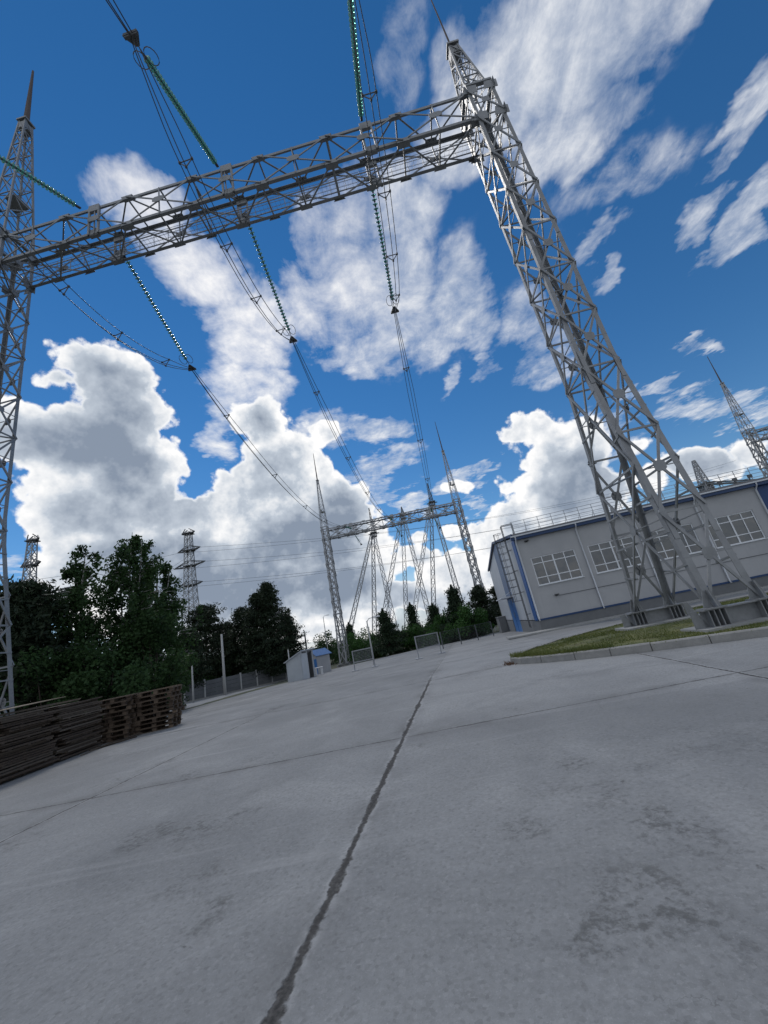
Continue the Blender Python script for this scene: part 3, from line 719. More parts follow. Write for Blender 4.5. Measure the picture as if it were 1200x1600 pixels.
# their line wires
k = 0
for (f, half) in ARMS[1:]:
    for s2, nm in ((-1, 'left'), (1, 'right')):
        a = pp1 + V((math.cos(R(-12)) * s2 * half, math.sin(R(-12)) * s2 * half, zz1 * f + .4))
        w = MB(); q = V((140, 150 + 3 * s2, zz1 * f + 2)); w.tube(catenary(a, q, 5.5, 24), .035, 4)
        q2 = pp2 + V((-40, -30, zz1 * f - 6)) if s2 < 0 else pp2 + V((-30, 40, zz1 * f - 6)); w.tube(catenary(a, q2, 4, 16), .035, 4)
        o = w.build('line_wire', M['wire'])
        tag(o, f'thin line wire strung from the {nm} end of the {("upper", "middle", "lower")[k]} arm of the pine pylon', 'power line', 'line wires of the distant pylon')
    k += 1

def mast(px, dist, py_top, label, platform=True):
    p = under(px, py_top, dist); z = height_at(p, py_top) - p.z; root = empty('lattice_mast', p); tag(root, label, 'mast', 'lattice masts beyond the building')
    b2 = MB(); lattice_leg(b2, (0, 0, 0), (0, 0, z * .78), 2.2, 1.5, 10, .12); lattice_leg(b2, (0, 0, z * .78), (0, 0, z), 1.3, .35, 6, .09); b2.build('frame', M['steel_far'], root)
    if platform:
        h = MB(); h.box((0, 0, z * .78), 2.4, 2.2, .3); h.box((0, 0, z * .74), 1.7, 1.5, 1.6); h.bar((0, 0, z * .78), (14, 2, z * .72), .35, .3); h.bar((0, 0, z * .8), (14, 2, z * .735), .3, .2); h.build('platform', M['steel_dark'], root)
mast(1083, 95, 720, 'lattice mast with a platform beyond the roof, seen right of the big column')
mast(955, 110, 792, 'lattice mast beyond the roof, seen through the legs of the big column', False)

# ------------------------------------------------------------------ the long building
BP = V((9.24, 29.06, 0)); BA = R(-7.0); BL, BW, ZE, ZR = 31.0, 21.8, 6.5, 8.05
bd = empty('substation_building', BP, BA); tag(bd, 'long grey panel building with navy trim, window row and railed roof', 'building')
WIN = [(.75, 3.93), (4.88, 8.06), (8.93, 12.1), (12.93, 16.1)]; WZ0, WZ1 = 2.72, 4.8; TH = .22
def wall_with_holes(name, mat, s0, s1, z0, z1, holes):
    mb = MB(); cuts = sorted([s0, s1] + [h for w in holes for h in w[:2]])
    for i in range(len(cuts) - 1):
        a, b2 = cuts[i], cuts[i + 1]; hole = next((h for h in holes if abs(h[0] - a) < 1e-6), None)
        if hole:
            for (q0, q1) in ((z0, hole[2]), (hole[3], z1)): mb.box(((a + b2) / 2, TH / 2, (q0 + q1) / 2), b2 - a, TH, q1 - q0)
        else: mb.box(((a + b2) / 2, TH / 2, (z0 + z1) / 2), b2 - a, TH, z1 - z0)
    return mb.build(name, mat, bd)
wall_with_holes('wall', M['wall'], 0, 16.9, .42, ZE, [(a, b2, WZ0, WZ1) for a, b2 in WIN])
w2 = wall_with_holes('wall', M['blue_wall'], 16.9, BL, .42, ZE, [(17.55, 19.2, 4.0, 5.2), (21.5, 24.5, WZ0, WZ1)]); w2['label'] = 'navy blue end section of the facade'
pl = MB(); pl.box((BL / 2, .14, -.24), BL, .32, 1.2); pl.box((BL / 2 , BW - .14, -.6), BL, .32, 1.9)
pl.box((.14, 4.4, -.34), .3, 8.2, 1.4); pl.box((.14, 17.4, -.6), .3, 8.4, 1.9); pl.build('plinth', M['plinth'], bd)
tr = MB(); tr.box((BL / 2, -.03, .41), BL, .06, .12); tr.box((BL / 2, -.16, ZE - .04), BL + .5, .34, .28); tr.build('trim', M['blue'], bd)
tr = MB(); tr.box((-.03, .55, 3.4), .06, 1.1, 6.0); tr.build('corner_strip', M['blue_corner'], bd)
gt = MB(); gt.box((BL / 2, -.37, ZE + .09), BL + .5, .09, .1); gt.build('gutter', M['pipe'], bd)
def window(parent, a, b2, z0, z1, cols, rows):
    f = MB(); fw_ = .07; y = .09
    for x in (a + fw_ / 2, b2 - fw_ / 2): f.box((x, y, (z0 + z1) / 2), fw_, .08, z1 - z0)
    for z in (z0 + fw_ / 2, z1 - fw_ / 2): f.box(((a + b2) / 2, y, z), b2 - a - 2 * fw_, .08, fw_)
    xs2 = [a + (b2 - a) * i / cols for i in range(1, cols)]
    for i, x in enumerate(xs2): f.box((x, y + .004, (z0 + z1) / 2), .10 if (cols == 4 and i == 1) else .06, .075, z1 - z0 - 2 * fw_)
    zz = z0; 
    for r_ in rows[:-1]: zz += (z1 - z0) * r_; f.box(((a + b2) / 2, y - .003, zz), b2 - a - 2 * fw_, .078, .06)
    f.box(((a + b2) / 2, -.03, z0 - .02), b2 - a + .1, .12, .03)
    wo = f.build('window', M['frame'], parent)
    p2 = MB(); p2.box(((a + b2) / 2, .10, (z0 + z1) / 2), b2 - a - .1, .012, z1 - z0 - .1); p2.build('pane', M['pane'], wo)
    bl = MB(); bl.box(((a + b2) / 2, .208, (z0 + z1) / 2), b2 - a, .02, z1 - z0); bl.build('dark_backing', M['black'], wo)  # black sheet across the opening stands in for the unlit room
for a, b2 in WIN: window(bd, a, b2, WZ0, WZ1, 4, (.27, .5, .23))
window(bd, 17.55, 19.2, 4.0, 5.2, 2, (.5, .5)); window(bd, 21.5, 24.5, WZ0, WZ1, 4, (.27, .5, .23))
# gable wall in upright bands
def band(name, mat, t0, t1, label=None, zlow=.42):
    def zt(t): return ZE + .05 + (ZR - ZE) * (1 - abs(t - BW / 2) / (BW / 2))
    mb = MB(); ts = [t0] + ([BW / 2] if t0 < BW / 2 < t1 else []) + [t1]; n = len(ts)
    vs = [(x, t_, z) for x in (0, TH) for t_ in ts for z in (zlow, zt(t_))]
    fs = []
    for i in range(n - 1):
        a = 2 * i; o2 = 2 * n
        fs += [(a, a + 1, a + 3, a + 2), (o2 + a + 2, o2 + a + 3, o2 + a + 1, o2 + a), (a + 1, o2 + a + 1, o2 + a + 3, a + 3), (a + 2, o2 + a + 2, o2 + a, a)]
    fs += [(0, 2 * n, 2 * n + 1, 1), (2 * n - 2, 2 * n - 1, 4 * n - 1, 4 * n - 2)]
    mb.add(vs, fs); o = mb.build(name, mat, bd)
    if label: o['label'] = label
band('gable_wall', M['rib_light'], TH, 8.6); band('gable_wall', M['rib_blue'], 8.6, 13.15, 'blue grey band over the door', 2.5); band('gable_wall', M['rib_light'], 13.15, BW)
dr = MB(); dr.box((.08, 10.87, .75), .1, 4.4, 3.45); dr.box((.02, 10.87, .75), .05, .06, 3.4); do = dr.build('door', M['blue_door'], bd)
hd = MB(); hd.box((-.04, 10.6, .9), .06, .05, .5); hd.build('handle', M['galv_thin'], do)
cn = MB(); cn.box((-.55, 10.87, 2.62), 1.1, 4.7, .1); cn.bar((-1.05, 8.7, 2.6), (0, 8.7, 3.1), .04); cn.bar((-1.05, 13, 2.6), (0, 13, 3.1), .04); cn.build('canopy', M['pipe'], bd)
bw_ = MB(); bw_.box((BL / 2, BW - .1, 3.4), BL, .2, 6.1); bw_.box((BL - .1, BW / 2, 3.4), .2, BW - .5, 6.1); bw_.build('rear_wall', M['rib_light'], bd)
rf = MB()
for (t0, t1, za, zb2) in ((-.4, BW / 2, ZE + .15, ZR + .2), (BW / 2, BW + .4, ZR + .2, ZE + .15)):
    vs = [(x, t_, z + h) for h in (0, .12) for x in (-.12, BL + .2) for t_, z in ((t0, za), (t1, zb2))]
    rf.add(vs, [(0, 2, 3, 1), (4, 5, 7, 6), (0, 1, 5, 4), (2, 6, 7, 3), (0, 4, 6, 2), (1, 3, 7, 5)])
rf.build('roof', M['roof'], bd)
vg = MB(); vg.bar((-.16, -.4, ZE + .2), (-.16, BW / 2, ZR + .25), .06, .22); vg.bar((-.16, BW / 2, ZR + .25), (-.16, BW + .4, ZE + .2), .06, .22); vg.build('verge_trim', M['blue'], bd)
for x in (.06, 4.48, 8.5, 12.72, 16.85, 21, 25.5):
    q = MB(); q.tube([(x, -.37, ZE + .1), (x, -.36, ZE - .12), (x, -.1, ZE - .42), (x, -.09, .5), (x, -.2, .36)], .055, 8); q.smooth = True; q.build('downpipe', M['pipe'], bd)
ra = MB()
for i in range(0, 31):
    x = .15 + i * 1.0; ra.bar((x, .1, ZE + .25), (x, .1, ZE + 1.28), .03, .03); ra.bar((x, .1, ZE + .75), (x, .65, ZE + .35), .02, .02)
for z in (.5, .77, 1.03, 1.28): ra.bar((.1, .1, ZE + z), (30.4, .1, ZE + z), .028, .028)
ra.build('roof_railing', M['galv_thin'], bd)
ld = MB(); lx = -.28; lt = 2.35
for s2 in (-.22, .22):
    ld.bar((lx, lt + s2, -.1), (lx, lt + s2, ZE + 1.6), .05, .05)
    ld.bar((lx, lt + s2, ZE + 1.6), (.6, lt + s2, ZE + 1.6), .05, .05); ld.bar((.6, lt + s2, ZE + 1.6), (.6, lt + s2, ZE + .5), .05, .05)
for i in range(27): ld.bar((lx, lt - .22, .2 + i * .3), (lx, lt + .22, .2 + i * .3), .025, .025)
for z in (.9, 2.6, 4.3, 6.0):
    for s2 in (-.22, .22): ld.bar((lx, lt + s2, z), (0, lt + s2, z), .05, .03)
lo_ = ld.build('ladder', M['steel_dark'], bd)
cg = MB(); hoops = [2.0 + .55 * i for i in range(11)]
for z in hoops:
    pts = [(lx - .38 + .4 * math.cos(a) - .0, lt + .38 * math.sin(a), z) for a in [R(50) + R(260) * k / 10 for k in range(11)]]
    for a, b2 in zip(pts, pts[1:]): cg.bar(a, b2, .045, .03)
for k in (2, 4, 5, 6, 8):
    a = R(50) + R(260) * k / 10; x = lx - .38 + .4 * math.cos(a); y = lt + .38 * math.sin(a); cg.bar((x, y, hoops[0]), (x, y, hoops[-1]), .035, .025)
cg.build('ladder_cage', M['steel_dark'], lo_)
for (x, z) in ((.83, 6.08), (1.72, 1.86)):
    q = MB(); q.box((x, -.05, z), .14, .1, .12); q.box((x, -.16, z + .02), .3, .18, .07); q.build('wall_lamp', M['black'], bd)
cd2 = MB(); cd2.bar((1.72, -.02, 1.8), (16.5, -.02, 1.72), .035, .03); cd2.build('conduit', M['steel_dark'], bd)
for x in (14.9, 15.9, 16.9):
    q = MB(); q.bar((x, .0, ZE + .25), (x, .0, ZE + .7), .04); q.box((x, -.1, ZE + .62), .26, .12, .22); q.build('floodlight', M['steel_dark'], bd)
pv = MB(); pv.box((BL / 2 - 1, -.75, -.32), BL + 3, 1.5, .1); 
o = pv.build('pavement', M['concrete_pad'], None, BP, BA); tag(o, 'strip of pale concrete apron along the foot of the building', 'pavement', kind='structure')
# concrete box annex at the back of the gable
q = MB(); p0 = BP + Matrix.Rotation(BA, 3, 'Z') @ V((-.45, 20.0, 0)); q.box((0, 0, .2), .8, 3.0, 2.2); q.box((0, 0, 1.34), .9, 3.1, .08)
o = q.build('concrete_annex', M['plinth'], None, (p0.x, p0.y, -.5), BA); tag(o, 'small grey concrete box at the rear foot of the gable wall', 'annex')

# ------------------------------------------------------------------ pallets
def board_mb(x0, x1, y0, y1, z0, z1): 
    mb = MB(); mb.box(((x0 + x1) / 2, (y0 + y1) / 2, (z0 + z1) / 2), x1 - x0, y1 - y0, z1 - z0); return mb
def make_deck(seed):
    rg = random.Random(seed); d = MB()
    for y in (-.33, -.2, -.07, .06, .19, .33):
        if rg.random() < .12: continue
        l = 1.2 + rg.uniform(-.1, .08); d.box((rg.uniform(-.05, .05), y + rg.uniform(-.015, .015), .133 + rg.uniform(-.004, .006)), l, rg.uniform(.08, .11), .022, rg.gauss(0, .012))
    for x in (-.53, 0, .53): d.box((x, 0, .109), .14, .78 + rg.uniform(-.03, .05), .02)
    if rg.random() < .5: d.box((rg.uniform(-.3, .3), rg.uniform(-.3, .3), .155), rg.uniform(.7, 1.5), .09, .018, rg.gauss(0, .25))
    return d.mesh('deck', M['pallet'])
DECKS = [make_deck(k) for k in range(7)]
s_ = MB(); s_.box((0, 0, .011), 1.2, .1, .022); SKID = s_.mesh('skid', M['pallet'])
s_ = MB(); s_.box((0, 0, .060), .13, .1, .076); BLOCK = s_.mesh('block', M['pallet'])
def make_pallet(deck):
    r_ = empty('wooden_pallet')
    link_mesh('deck', deck, r_)
    for y in (-.33, 0, .33):
        link_mesh('skid', SKID, r_, (0, y, 0))
        for x in (-.53, 0, .53): link_mesh('block', BLOCK, r_, (x, y, 0))
    return r_
PROTOS = [make_pallet(d) for d in DECKS]; used = [0]
random.seed(11)
def stack(x, y, rz, n, label, z0=None):
    for i in range(n):
        o = PROTOS[used[0]] if used[0] < len(PROTOS) else copy_tree(random.choice(PROTOS)); used[0] += 1
        o.location = (x + random.gauss(0, .05), y + random.gauss(0, .05), (terr(x, y) + .008 if z0 is None else z0) + i * .1465)
        o.rotation_euler = (0, 0, rz + random.gauss(0, .045) + (math.pi if random.random() < .5 else 0))
        where = 'bottom' if i == 0 else ('topmost' if i == n - 1 else f'{ordn[i]} from the bottom')
        tag(o, f'dark weathered wooden pallet, {where} of {label}', 'pallet', 'stacked wooden pallets on the left of the yard')
stack(-12.1, 9.4, R(88), 10, 'the rear stack behind the nearest one')
stack(-12.1, 11.6, R(91), 9, 'the rear stack behind the plywood')
stack(-10.38, 14.02, R(5), 9, 'the rough stack just after the gap')
stack(-9.25, 14.62, R(8), 9, 'the far right stack')
stack(-10.3, 15.2, R(6), 8, 'the stack hidden behind the rough one')
def plank_pile(x, y0, y1, layers, label):
    rg = random.Random(int(y0 * 10)); L = y1 - y0; z = .03
    for i in range(layers):
        th = rg.uniform(.045, .06)
        for r_, row in enumerate(('outer', 'middle', 'inner')):
            mb = MB(); l = L * rg.choice((rg.uniform(.9, 1.04), rg.uniform(.6, 1.0), 1.0)); w = .36 * rg.uniform(.9, 1.0)
            mb.box((0, 0, 0), w, l, th * .8, 0)
            if i % 3 == 0 and r_ == 0:
                for yy in (-l * .36, 0, l * .36): mb.box((.02, yy, -th * .5), w * .9, .08, th * .5)
            o = mb.build('plank', M['wood'], None, (x - r_ * .37 + rg.gauss(0, .045) - .0035 * i, (y0 + y1) / 2 + rg.gauss(0, .1), z + th / 2), rg.gauss(0, .02))
            o.rotation_euler.x = rg.gauss(0, .006); o.rotation_euler.y = rg.gauss(0, .02)
            where = 'bottom layer' if i == 0 else ('top layer' if i == layers - 1 else f'layer {i + 1} up')
            tag(o, f'weathered plank, {row} row, {where}, {label}', 'plank', 'stacked planks on the left of the yard')
        z += th * rg.choice((1.0, 1.02, 1.05, 1.3))
plank_pile(-10.35, 6.6, 9.55, 27, 'long pile cut by the left edge')
plank_pile(-10.33, 9.7, 11.5, 27, 'middle pile under the plywood')
plank_pile(-10.42, 11.6, 13.25, 26, 'short pile before the gap')
sh = MB()
sh.plate((0, 0, 0), (1, 0, 0), (0, 1, 0), [(-.62, -1.1), (.62, -1.1), (.62, 1.1), (-.62, 1.1)], .018)
o = sh.build('plywood_sheet', M['ply'], None, (-10.75, 10.6, 1.66), R(4)); o.rotation_euler.x = R(1.0); tag(o, 'pale plywood sheet lying on top of the plank piles', 'sheet')
for i in range(6):
    q = MB(); q.box((0, 0, 0), random.uniform(1.0, 1.6), .1, .025); a = random.uniform(-.5, .5)
    o = q.build('loose_board', M['wood'], None, (-10.0 + random.uniform(-.1, .35), 12.9 + i * .22 - .2, .02 + .028 * (i % 2)), R(75) + a)
    tag(o, f'loose broken board on the ground beside the gap between stacks, {ordn[i]} counting away', 'board', 'loose boards by the pallet stacks')
for k, (px_, py_, z_) in enumerate(((-11.3, 12.6, 1.50), (-11.0, 10.0, 1.66), (-10.5, 14.3, 1.2))):
    q = MB(); q.box((0, 0, 0), 1.25, .11, .03); q.box((.1, .16, .02), 1.1, .1, .025)
    o = q.build('loose_board', M['wood'], None, (px_, py_, z_ + .02), R(40 + 50 * k)); tag(o, ('loose plank pair on top of the stack before the gap', 'loose plank pair on top of the nearest long stack', 'loose plank pair on top of the rough stack')[k], 'board', 'loose boards by the pallet stacks')

# ------------------------------------------------------------------ trees
def leaves(name, C, size, mat, rng, flat=0.0, aspect=.7, droop=False):
    n = len(C); d = rng.normal(size=(n, 3)); 
    if droop: d[:, 2] -= 1.0
    d /= np.linalg.norm(d, axis=1)[:, None] + 1e-9
    e = rng.normal(size=(n, 3)); e[:, 2] *= (1 - flat)
    e -= d * (e * d).sum(1)[:, None]; e /= np.linalg.norm(e, axis=1)[:, None] + 1e-9
    s = size * rng.uniform(.6, 1.4, n)[:, None]
    a = d * s * .5; b2 = e * s * .5 * aspect
    vs = np.stack([C - a, C + b2 - a * .1, C + a, C - b2 - a * .1], 1).reshape(-1, 3)
    me = bpy.data.meshes.new(name); me.from_pydata(vs.tolist(), [], np.arange(n * 4).reshape(-1, 4).tolist()); me.materials.append(mat); return me
def limb_tube(mb, pts, r0, r1): mb.tube(pts, r0, 6, r1)
def birch(p, h, r, seed, label, nleaf=15000, tops=3, low=.08):
    rng = np.random.default_rng(seed); root = empty('birch_tree', p); tag(root, label, 'tree', 'trees beyond the yard')
    tk = MB(); L = []; tk.smooth = True
    for k in range(tops):
        a = rng.uniform(0, 6.28); off = 0 if k == 0 else r * rng.uniform(.25, .5); hh = h * (1 if k == 0 else rng.uniform(.78, .95))
        path = [V((off * f ** 1.3 * math.cos(a) + .12 * math.sin(f * 7 + k), off * f ** 1.3 * math.sin(a), hh * f)) for f in [i / 9 for i in range(10)]]
        tk.tube(path, .17 if k == 0 else .12, 7, .02)
        for _ in range(int(46 * h / 14)):
            f = rng.uniform(low, .98) ; f = low + (f - low) ; base = path[0].lerp(path[-1], f) if False else path[min(8, int(f * 9))].lerp(path[min(9, int(f * 9) + 1)], f * 9 - int(f * 9))
            prof = (math.sin(min(1, (1 - f) * 1.9 + .12) * math.pi / 2)) * (.75 if f < .2 else 1)
            ln = r * prof * rng.uniform(.5, 1.05) * (1 - off / r * .5); az = rng.uniform(0, 6.28)
            tip = base + V((math.cos(az) * ln, math.sin(az) * ln, ln * rng.uniform(.1, .5)))
            mid = base.lerp(tip, .5) + V((0, 0, ln * .14)); tk.tube([base, mid, tip], .035, 4, .008)
            m = int(nleaf / tops / (46 * h / 14)); 
            for g in range(max(3, int(ln * 2.2) + 2)):
                f2 = rng.uniform(.3, 1.05); c = base.lerp(mid, f2 * 2) if f2 < .5 else mid.lerp(tip, f2 * 2 - 1)
                drop = rng.uniform(.4, 2.0) * min(1, ln / 1.5); q = max(4, m // max(3, int(ln * 2.2) + 2))
                tt = rng.random(q) ** .8
                pts = np.zeros((q, 3)); pts[:, 0] = c.x + rng.normal(0, .13, q) + tt * rng.normal(0, .12); pts[:, 1] = c.y + rng.normal(0, .13, q) + tt * rng.normal(0, .12); pts[:, 2] = c.z - tt * drop + rng.normal(0, .1, q)
                L.append(pts)
    C = np.concatenate(L); C = C[C[:, 2] > .3]
    tk.build('trunk', M['birch_bark'], root); link_mesh('crown', leaves('crown', C, .19, M['birch_leaf'], rng, droop=True), root); return root
def pine(p, h, r, seed, label, nleaf=11000, low=.12, rounded=.5, mat='pine_leaf', name='pine_tree', lift=.25):
    rng = np.random.default_rng(seed); root = empty(name, p); tag(root, label, 'tree', 'trees beyond the yard')
    tk = MB(); tk.smooth = True; tk.tube([(0, 0, 0), (.1, .05, h * .5), (0, 0, h * .98)], .2, 7, .03); L = []
    nb = int(9 * h)
    for i in range(nb):
        f = low + (1 - low) * (i + rng.random()) / nb; z = h * f * .985
        g = (f - low) / (1 - low); prof = (1 - g) ** rounded * min(1, .55 + g * 2.2)
        if name == 'spruce_tree': prof *= 1.25 - .8 * g
        ln = max(.2, r * prof * rng.uniform(.55, 1.1)); az = i * 2.4 + rng.normal(0, .4)
        base = V((0, 0, z)); tip = V((math.cos(az) * ln, math.sin(az) * ln, z + ln * rng.normal(lift, .14) - .1 * ln * (1 - g)))
        tk.tube([base, base.lerp(tip, .5) + V((0, 0, -.05 * ln)), tip], .045, 4, .01)
        m = max(20, int(nleaf / nb)); nc = max(2, int(ln * 2.6))
        for k in range(nc):
            f2 = .25 + .8 * (k + rng.random()) / nc; c = base.lerp(tip, f2); q = max(6, m // nc); sp = .26 + .14 * rng.random()
            side = rng.normal(0, .33 * (1.1 - abs(f2 - .6)), 1)[0] * ln * .5
            pts = rng.normal(0, 1, (q, 3)) * np.array([sp, sp, sp * .5]) + np.array([c.x - math.sin(az) * side, c.y + math.cos(az) * side, c.z + .08]); L.append(pts)
    if name == 'spruce_tree':      # a pointed leader above the whorls
        for k in range(26):
            f = k / 25; rr = .75 * (1 - f) ** 1.1 + .04; q = 34
            a = rng.uniform(0, 6.28, q); d_ = rr * rng.random(q) ** .6
            L.append(np.stack([d_ * np.cos(a), d_ * np.sin(a), h * (.84 + .26 * f) - .25 * d_ + rng.normal(0, .04, q)], 1))
        tk.tube([(0, 0, h * .9), (0, 0, h * 1.1)], .04, 5, .01)
    C = np.concatenate(L); tk.build('trunk', M['bark'], root); link_mesh('crown', leaves('crown', C, .34, M[mat], rng, aspect=.34), root); return root
def bush(p, h, r, seed, label, n=5200, name='bush', mat='bush_leaf', size=.2):
    rng = np.random.default_rng(seed); root = empty(name, p); tag(root, label, 'bush' if name == 'bush' else 'tree', 'bushes and trees along the yard edge'); L = []; st = MB()
    k = max(7, int(r * 7))
    for i in range(k):
        a = rng.uniform(0, 6.28); rr = r * rng.random() ** .6; zz = h * rng.uniform(.1, .9) * (1 - .45 * (rr / r) ** 2); c = np.array([rr * math.cos(a), rr * math.sin(a), zz])
        s = rng.uniform(.28, .55) * min(r, h * .5); q = n // k
        d = rng.normal(size=(q, 3)); d /= np.linalg.norm(d, axis=1)[:, None]; L.append(c + d * s * (rng.random(q)[:, None] ** .45)); st.tube([(c[0] * .2, c[1] * .2, 0), tuple(c * np.array([.7, .7, .6])), tuple(c)], .05, 5, .012)
    C = np.concatenate(L); C[:, 2] = np.abs(C[:, 2]) + .02
    st.build('trunk' if name != 'bush' else 'stem', M['bark'], root); link_mesh('crown', leaves('crown', C, size, M[mat], rng), root); return root
def top(px, dist, py): 
    p = under(px, py, dist); return p, height_at(p, py) - p.z
# left side
p, h = top(40, 30, 915); pine(p, h, 3.0, 1, 'dark pine standing beside the left portal column', 13000, .1, .42)
p, h = top(8, 33, 935); pine(p, h, 2.6, 21, 'dark pine cut off by the left edge of the frame', 9000, .1, .4)
p, h = top(133, 31, 852); birch(p, h, 2.5, 2, 'left birch of the tall dark clump behind the pallets', 14000, 3)
p, h = top(205, 32, 832); birch(p, h, 3.0, 3, 'tallest birch of the clump, its pointed top against grey cloud', 20000, 3)
p, h = top(246, 34, 868); birch(p, h, 2.7, 4, 'right birch of the clump next to the distant pylon', 18000, 3)
p, h = top(90, 29, 985); bush(p, h, 2.4, 31, 'low dark leafy growth between the left pine and the birches', 7000, 'young_tree', 'birch_leaf')
p, h = top(165, 28.5, 985); bush(p, h, 3.0, 32, 'low dark leafy growth under the birch clump', 8000, 'young_tree', 'birch_leaf')
p, h = top(232, 30, 960); bush(p, h, 2.6, 33, 'low dark leafy growth under the right birch', 8000, 'young_tree', 'birch_leaf')
p, h = top(318, 56, 948); pine(p, h, 4.4, 5, 'round topped dark pine in front of the distant pylon', 16000, .2, .34)
p, h = top(352, 60, 975); pine(p, h, 3.2, 6, 'smaller dark pine between the two big pines', 9000, .2, .4)
p, h = top(290, 50, 985); pine(p, h, 2.6, 16, 'slim dark pine just right of the birch clump', 8000, .15, .4)
p, h = top(400, 55, 928); pine(p, h, 4.2, 7, 'left stem of the broad layered pine by the fence', 14000, .08, .7)
p, h = top(416, 56, 912); pine(p, h, 5.4, 8, 'tall right stem of the broad layered pine by the fence', 20000, .08, .8)
p, h = top(445, 58, 962); pine(p, h, 3.9, 9, 'right skirt of the broad layered pine behind the shed', 11000, .05, .7)
p, h = top(376, 60, 950); pine(p, h, 4.0, 77, 'dark pine filling the gap left of the broad layered pine', 11000, .08, .6)
p, h = top(375, 58, 1010); bush(p, h, 3.5, 34, 'dark undergrowth behind the grey fence', 7000, 'young_tree', 'birch_leaf')
p, h = top(312, 57, 1020); bush(p, h, 3.5, 35, 'dark undergrowth at the near end of the fence', 7000, 'young_tree', 'birch_leaf')
# far side, left to right
p, h = top(505, 92, 985); bush(p, h, 4.5, 40, 'round green tree behind the blue roofed hut', 7000, 'leafy_tree', 'birch_leaf', .3)
p, h = top(545, 84, 978); pine(p, h, 2.6, 41, 'dark conifer behind the left leg of the far portal', 7000, .04, .8, 'spruce_leaf', 'spruce_tree', .0)
p, h = top(556, 74, 980); bush(p, h, 4.6, 42, 'green bush right of the left leg of the far portal', 6000, 'bush', 'bush_leaf', .26)
p, h = top(578, 74, 990); bush(p, h, 4.4, 43, 'green bush left of the dark conifer by the first barrier', 6000, 'bush', 'bush_leaf', .26)
p, h = top(598, 66, 958); pine(p, h, 4.4, 44, 'broad dark conifer left of centre under the far beam', 13000, .03, .7, 'spruce_leaf', 'spruce_tree', .05)
p, h = top(620, 70, 984); bush(p, h, 4.6, 45, 'green bush between the two dark conifers', 6000, 'bush', 'bush_leaf', .26)
p, h = top(641, 72, 948); pine(p, h, 2.8, 46, 'slender pointed dark conifer at the centre', 9000, .03, .95, 'spruce_leaf', 'spruce_tree', .02)
p, h = top(658, 68, 968); bush(p, h, 4.4, 47, 'tall green bush behind the second barrier', 7000, 'bush', 'bush_leaf', .26)
p, h = top(676, 66, 948); pine(p, h, 3.4, 48, 'dark conifer just left of the tall cypress shaped tree', 9000, .03, .8, 'spruce_leaf', 'spruce_tree', .02)
p, h = top(686, 58, 958); bush(p, h, 3.4, 49, 'bright green bush in front of the tallest conifer', 7000, 'bush', 'bush_leaf', .24)
p, h = top(706, 56, 922); pine(p, h, 3.6, 50, 'tallest dark conifer left of the right portal leg', 14000, .03, .85, 'spruce_leaf', 'spruce_tree', -.02)
p, h = top(720, 54, 942); bush(p, h, 2.4, 51, 'upright green bush at the foot of the tallest conifer', 6000, 'bush', 'bush_leaf', .22)
p, h = top(745, 62, 918); pine(p, h, 3.0, 52, 'open crowned pine left of the right portal leg', 9000, .12, .5)
p, h = top(775, 72, 918); pine(p, h, 3.2, 53, 'dark pine between the right portal leg and the gable', 10000, .1, .5)
p, h = top(738, 58, 975); bush(p, h, 3.4, 54, 'low green bush behind the mesh fence', 5000, 'bush', 'bush_leaf', .24)
for k, (px, dist, py) in enumerate(((525, 130, 1000), (575, 130, 998), (618, 135, 985), (655, 135, 975), (700, 130, 960), (740, 130, 955), (465, 120, 1020), (430, 120, 1010), (360, 120, 1015), (300, 120, 1025))):
    p, h = top(px, dist, py); bush(p, h, 8.5, 60 + k, 'distant hazy green tree in the band on the skyline', 3200, 'leafy_tree', 'birch_leaf', .6); 
    bpy.context.scene.collection.objects  # each is its own thing

# ------------------------------------------------------------------ fences, lamps, sheds
def concrete_fence(A, B, n, h, label):
    A = V(A); B = V(B); root = empty('concrete_fence', (A.x, A.y, 0)); tag(root, label, 'fence')
    rz = math.atan2(B.y - A.y, B.x - A.x); L = (B - A).length
    for i in range(n + 1):
        q = A.lerp(B, i / n); z = terr(q.x, q.y); mb = MB(); mb.box((q.x - A.x, q.y - A.y, z + h / 2 + .1), .16, .16, h + .2, rz); mb.build('post', M['concrete_post'], root)
        if i < n:
            e = A.lerp(B, (i + .5) / n); mb = MB()
            for k in range(4): mb.box((e.x - A.x, e.y - A.y, terr(e.x, e.y) + .05 + h * (k + .5) / 4), L / n - .18, .06, h / 4 - .02, rz)
            mb.build('panel', M['fence_panel'], root)
concrete_fence((-25.2, 40.2, 0), (-15.8, 55.6, 0), 8, 1.75, 'grey concrete panel fence with pale posts below the pines')
concrete_fence((-34, 28.5, 0), (-25.5, 39.6, 0), 6, 1.6, 'concrete panel fence continuing behind the birches and pallets')
def spot_base(px, py):
    d = ray(px, py); t_ = .5
    while t_ < 300:
        q = EYE + d * t_
        if q.z <= terr(q.x, q.y): return q
        t_ += .05
    return spot(px, 60)
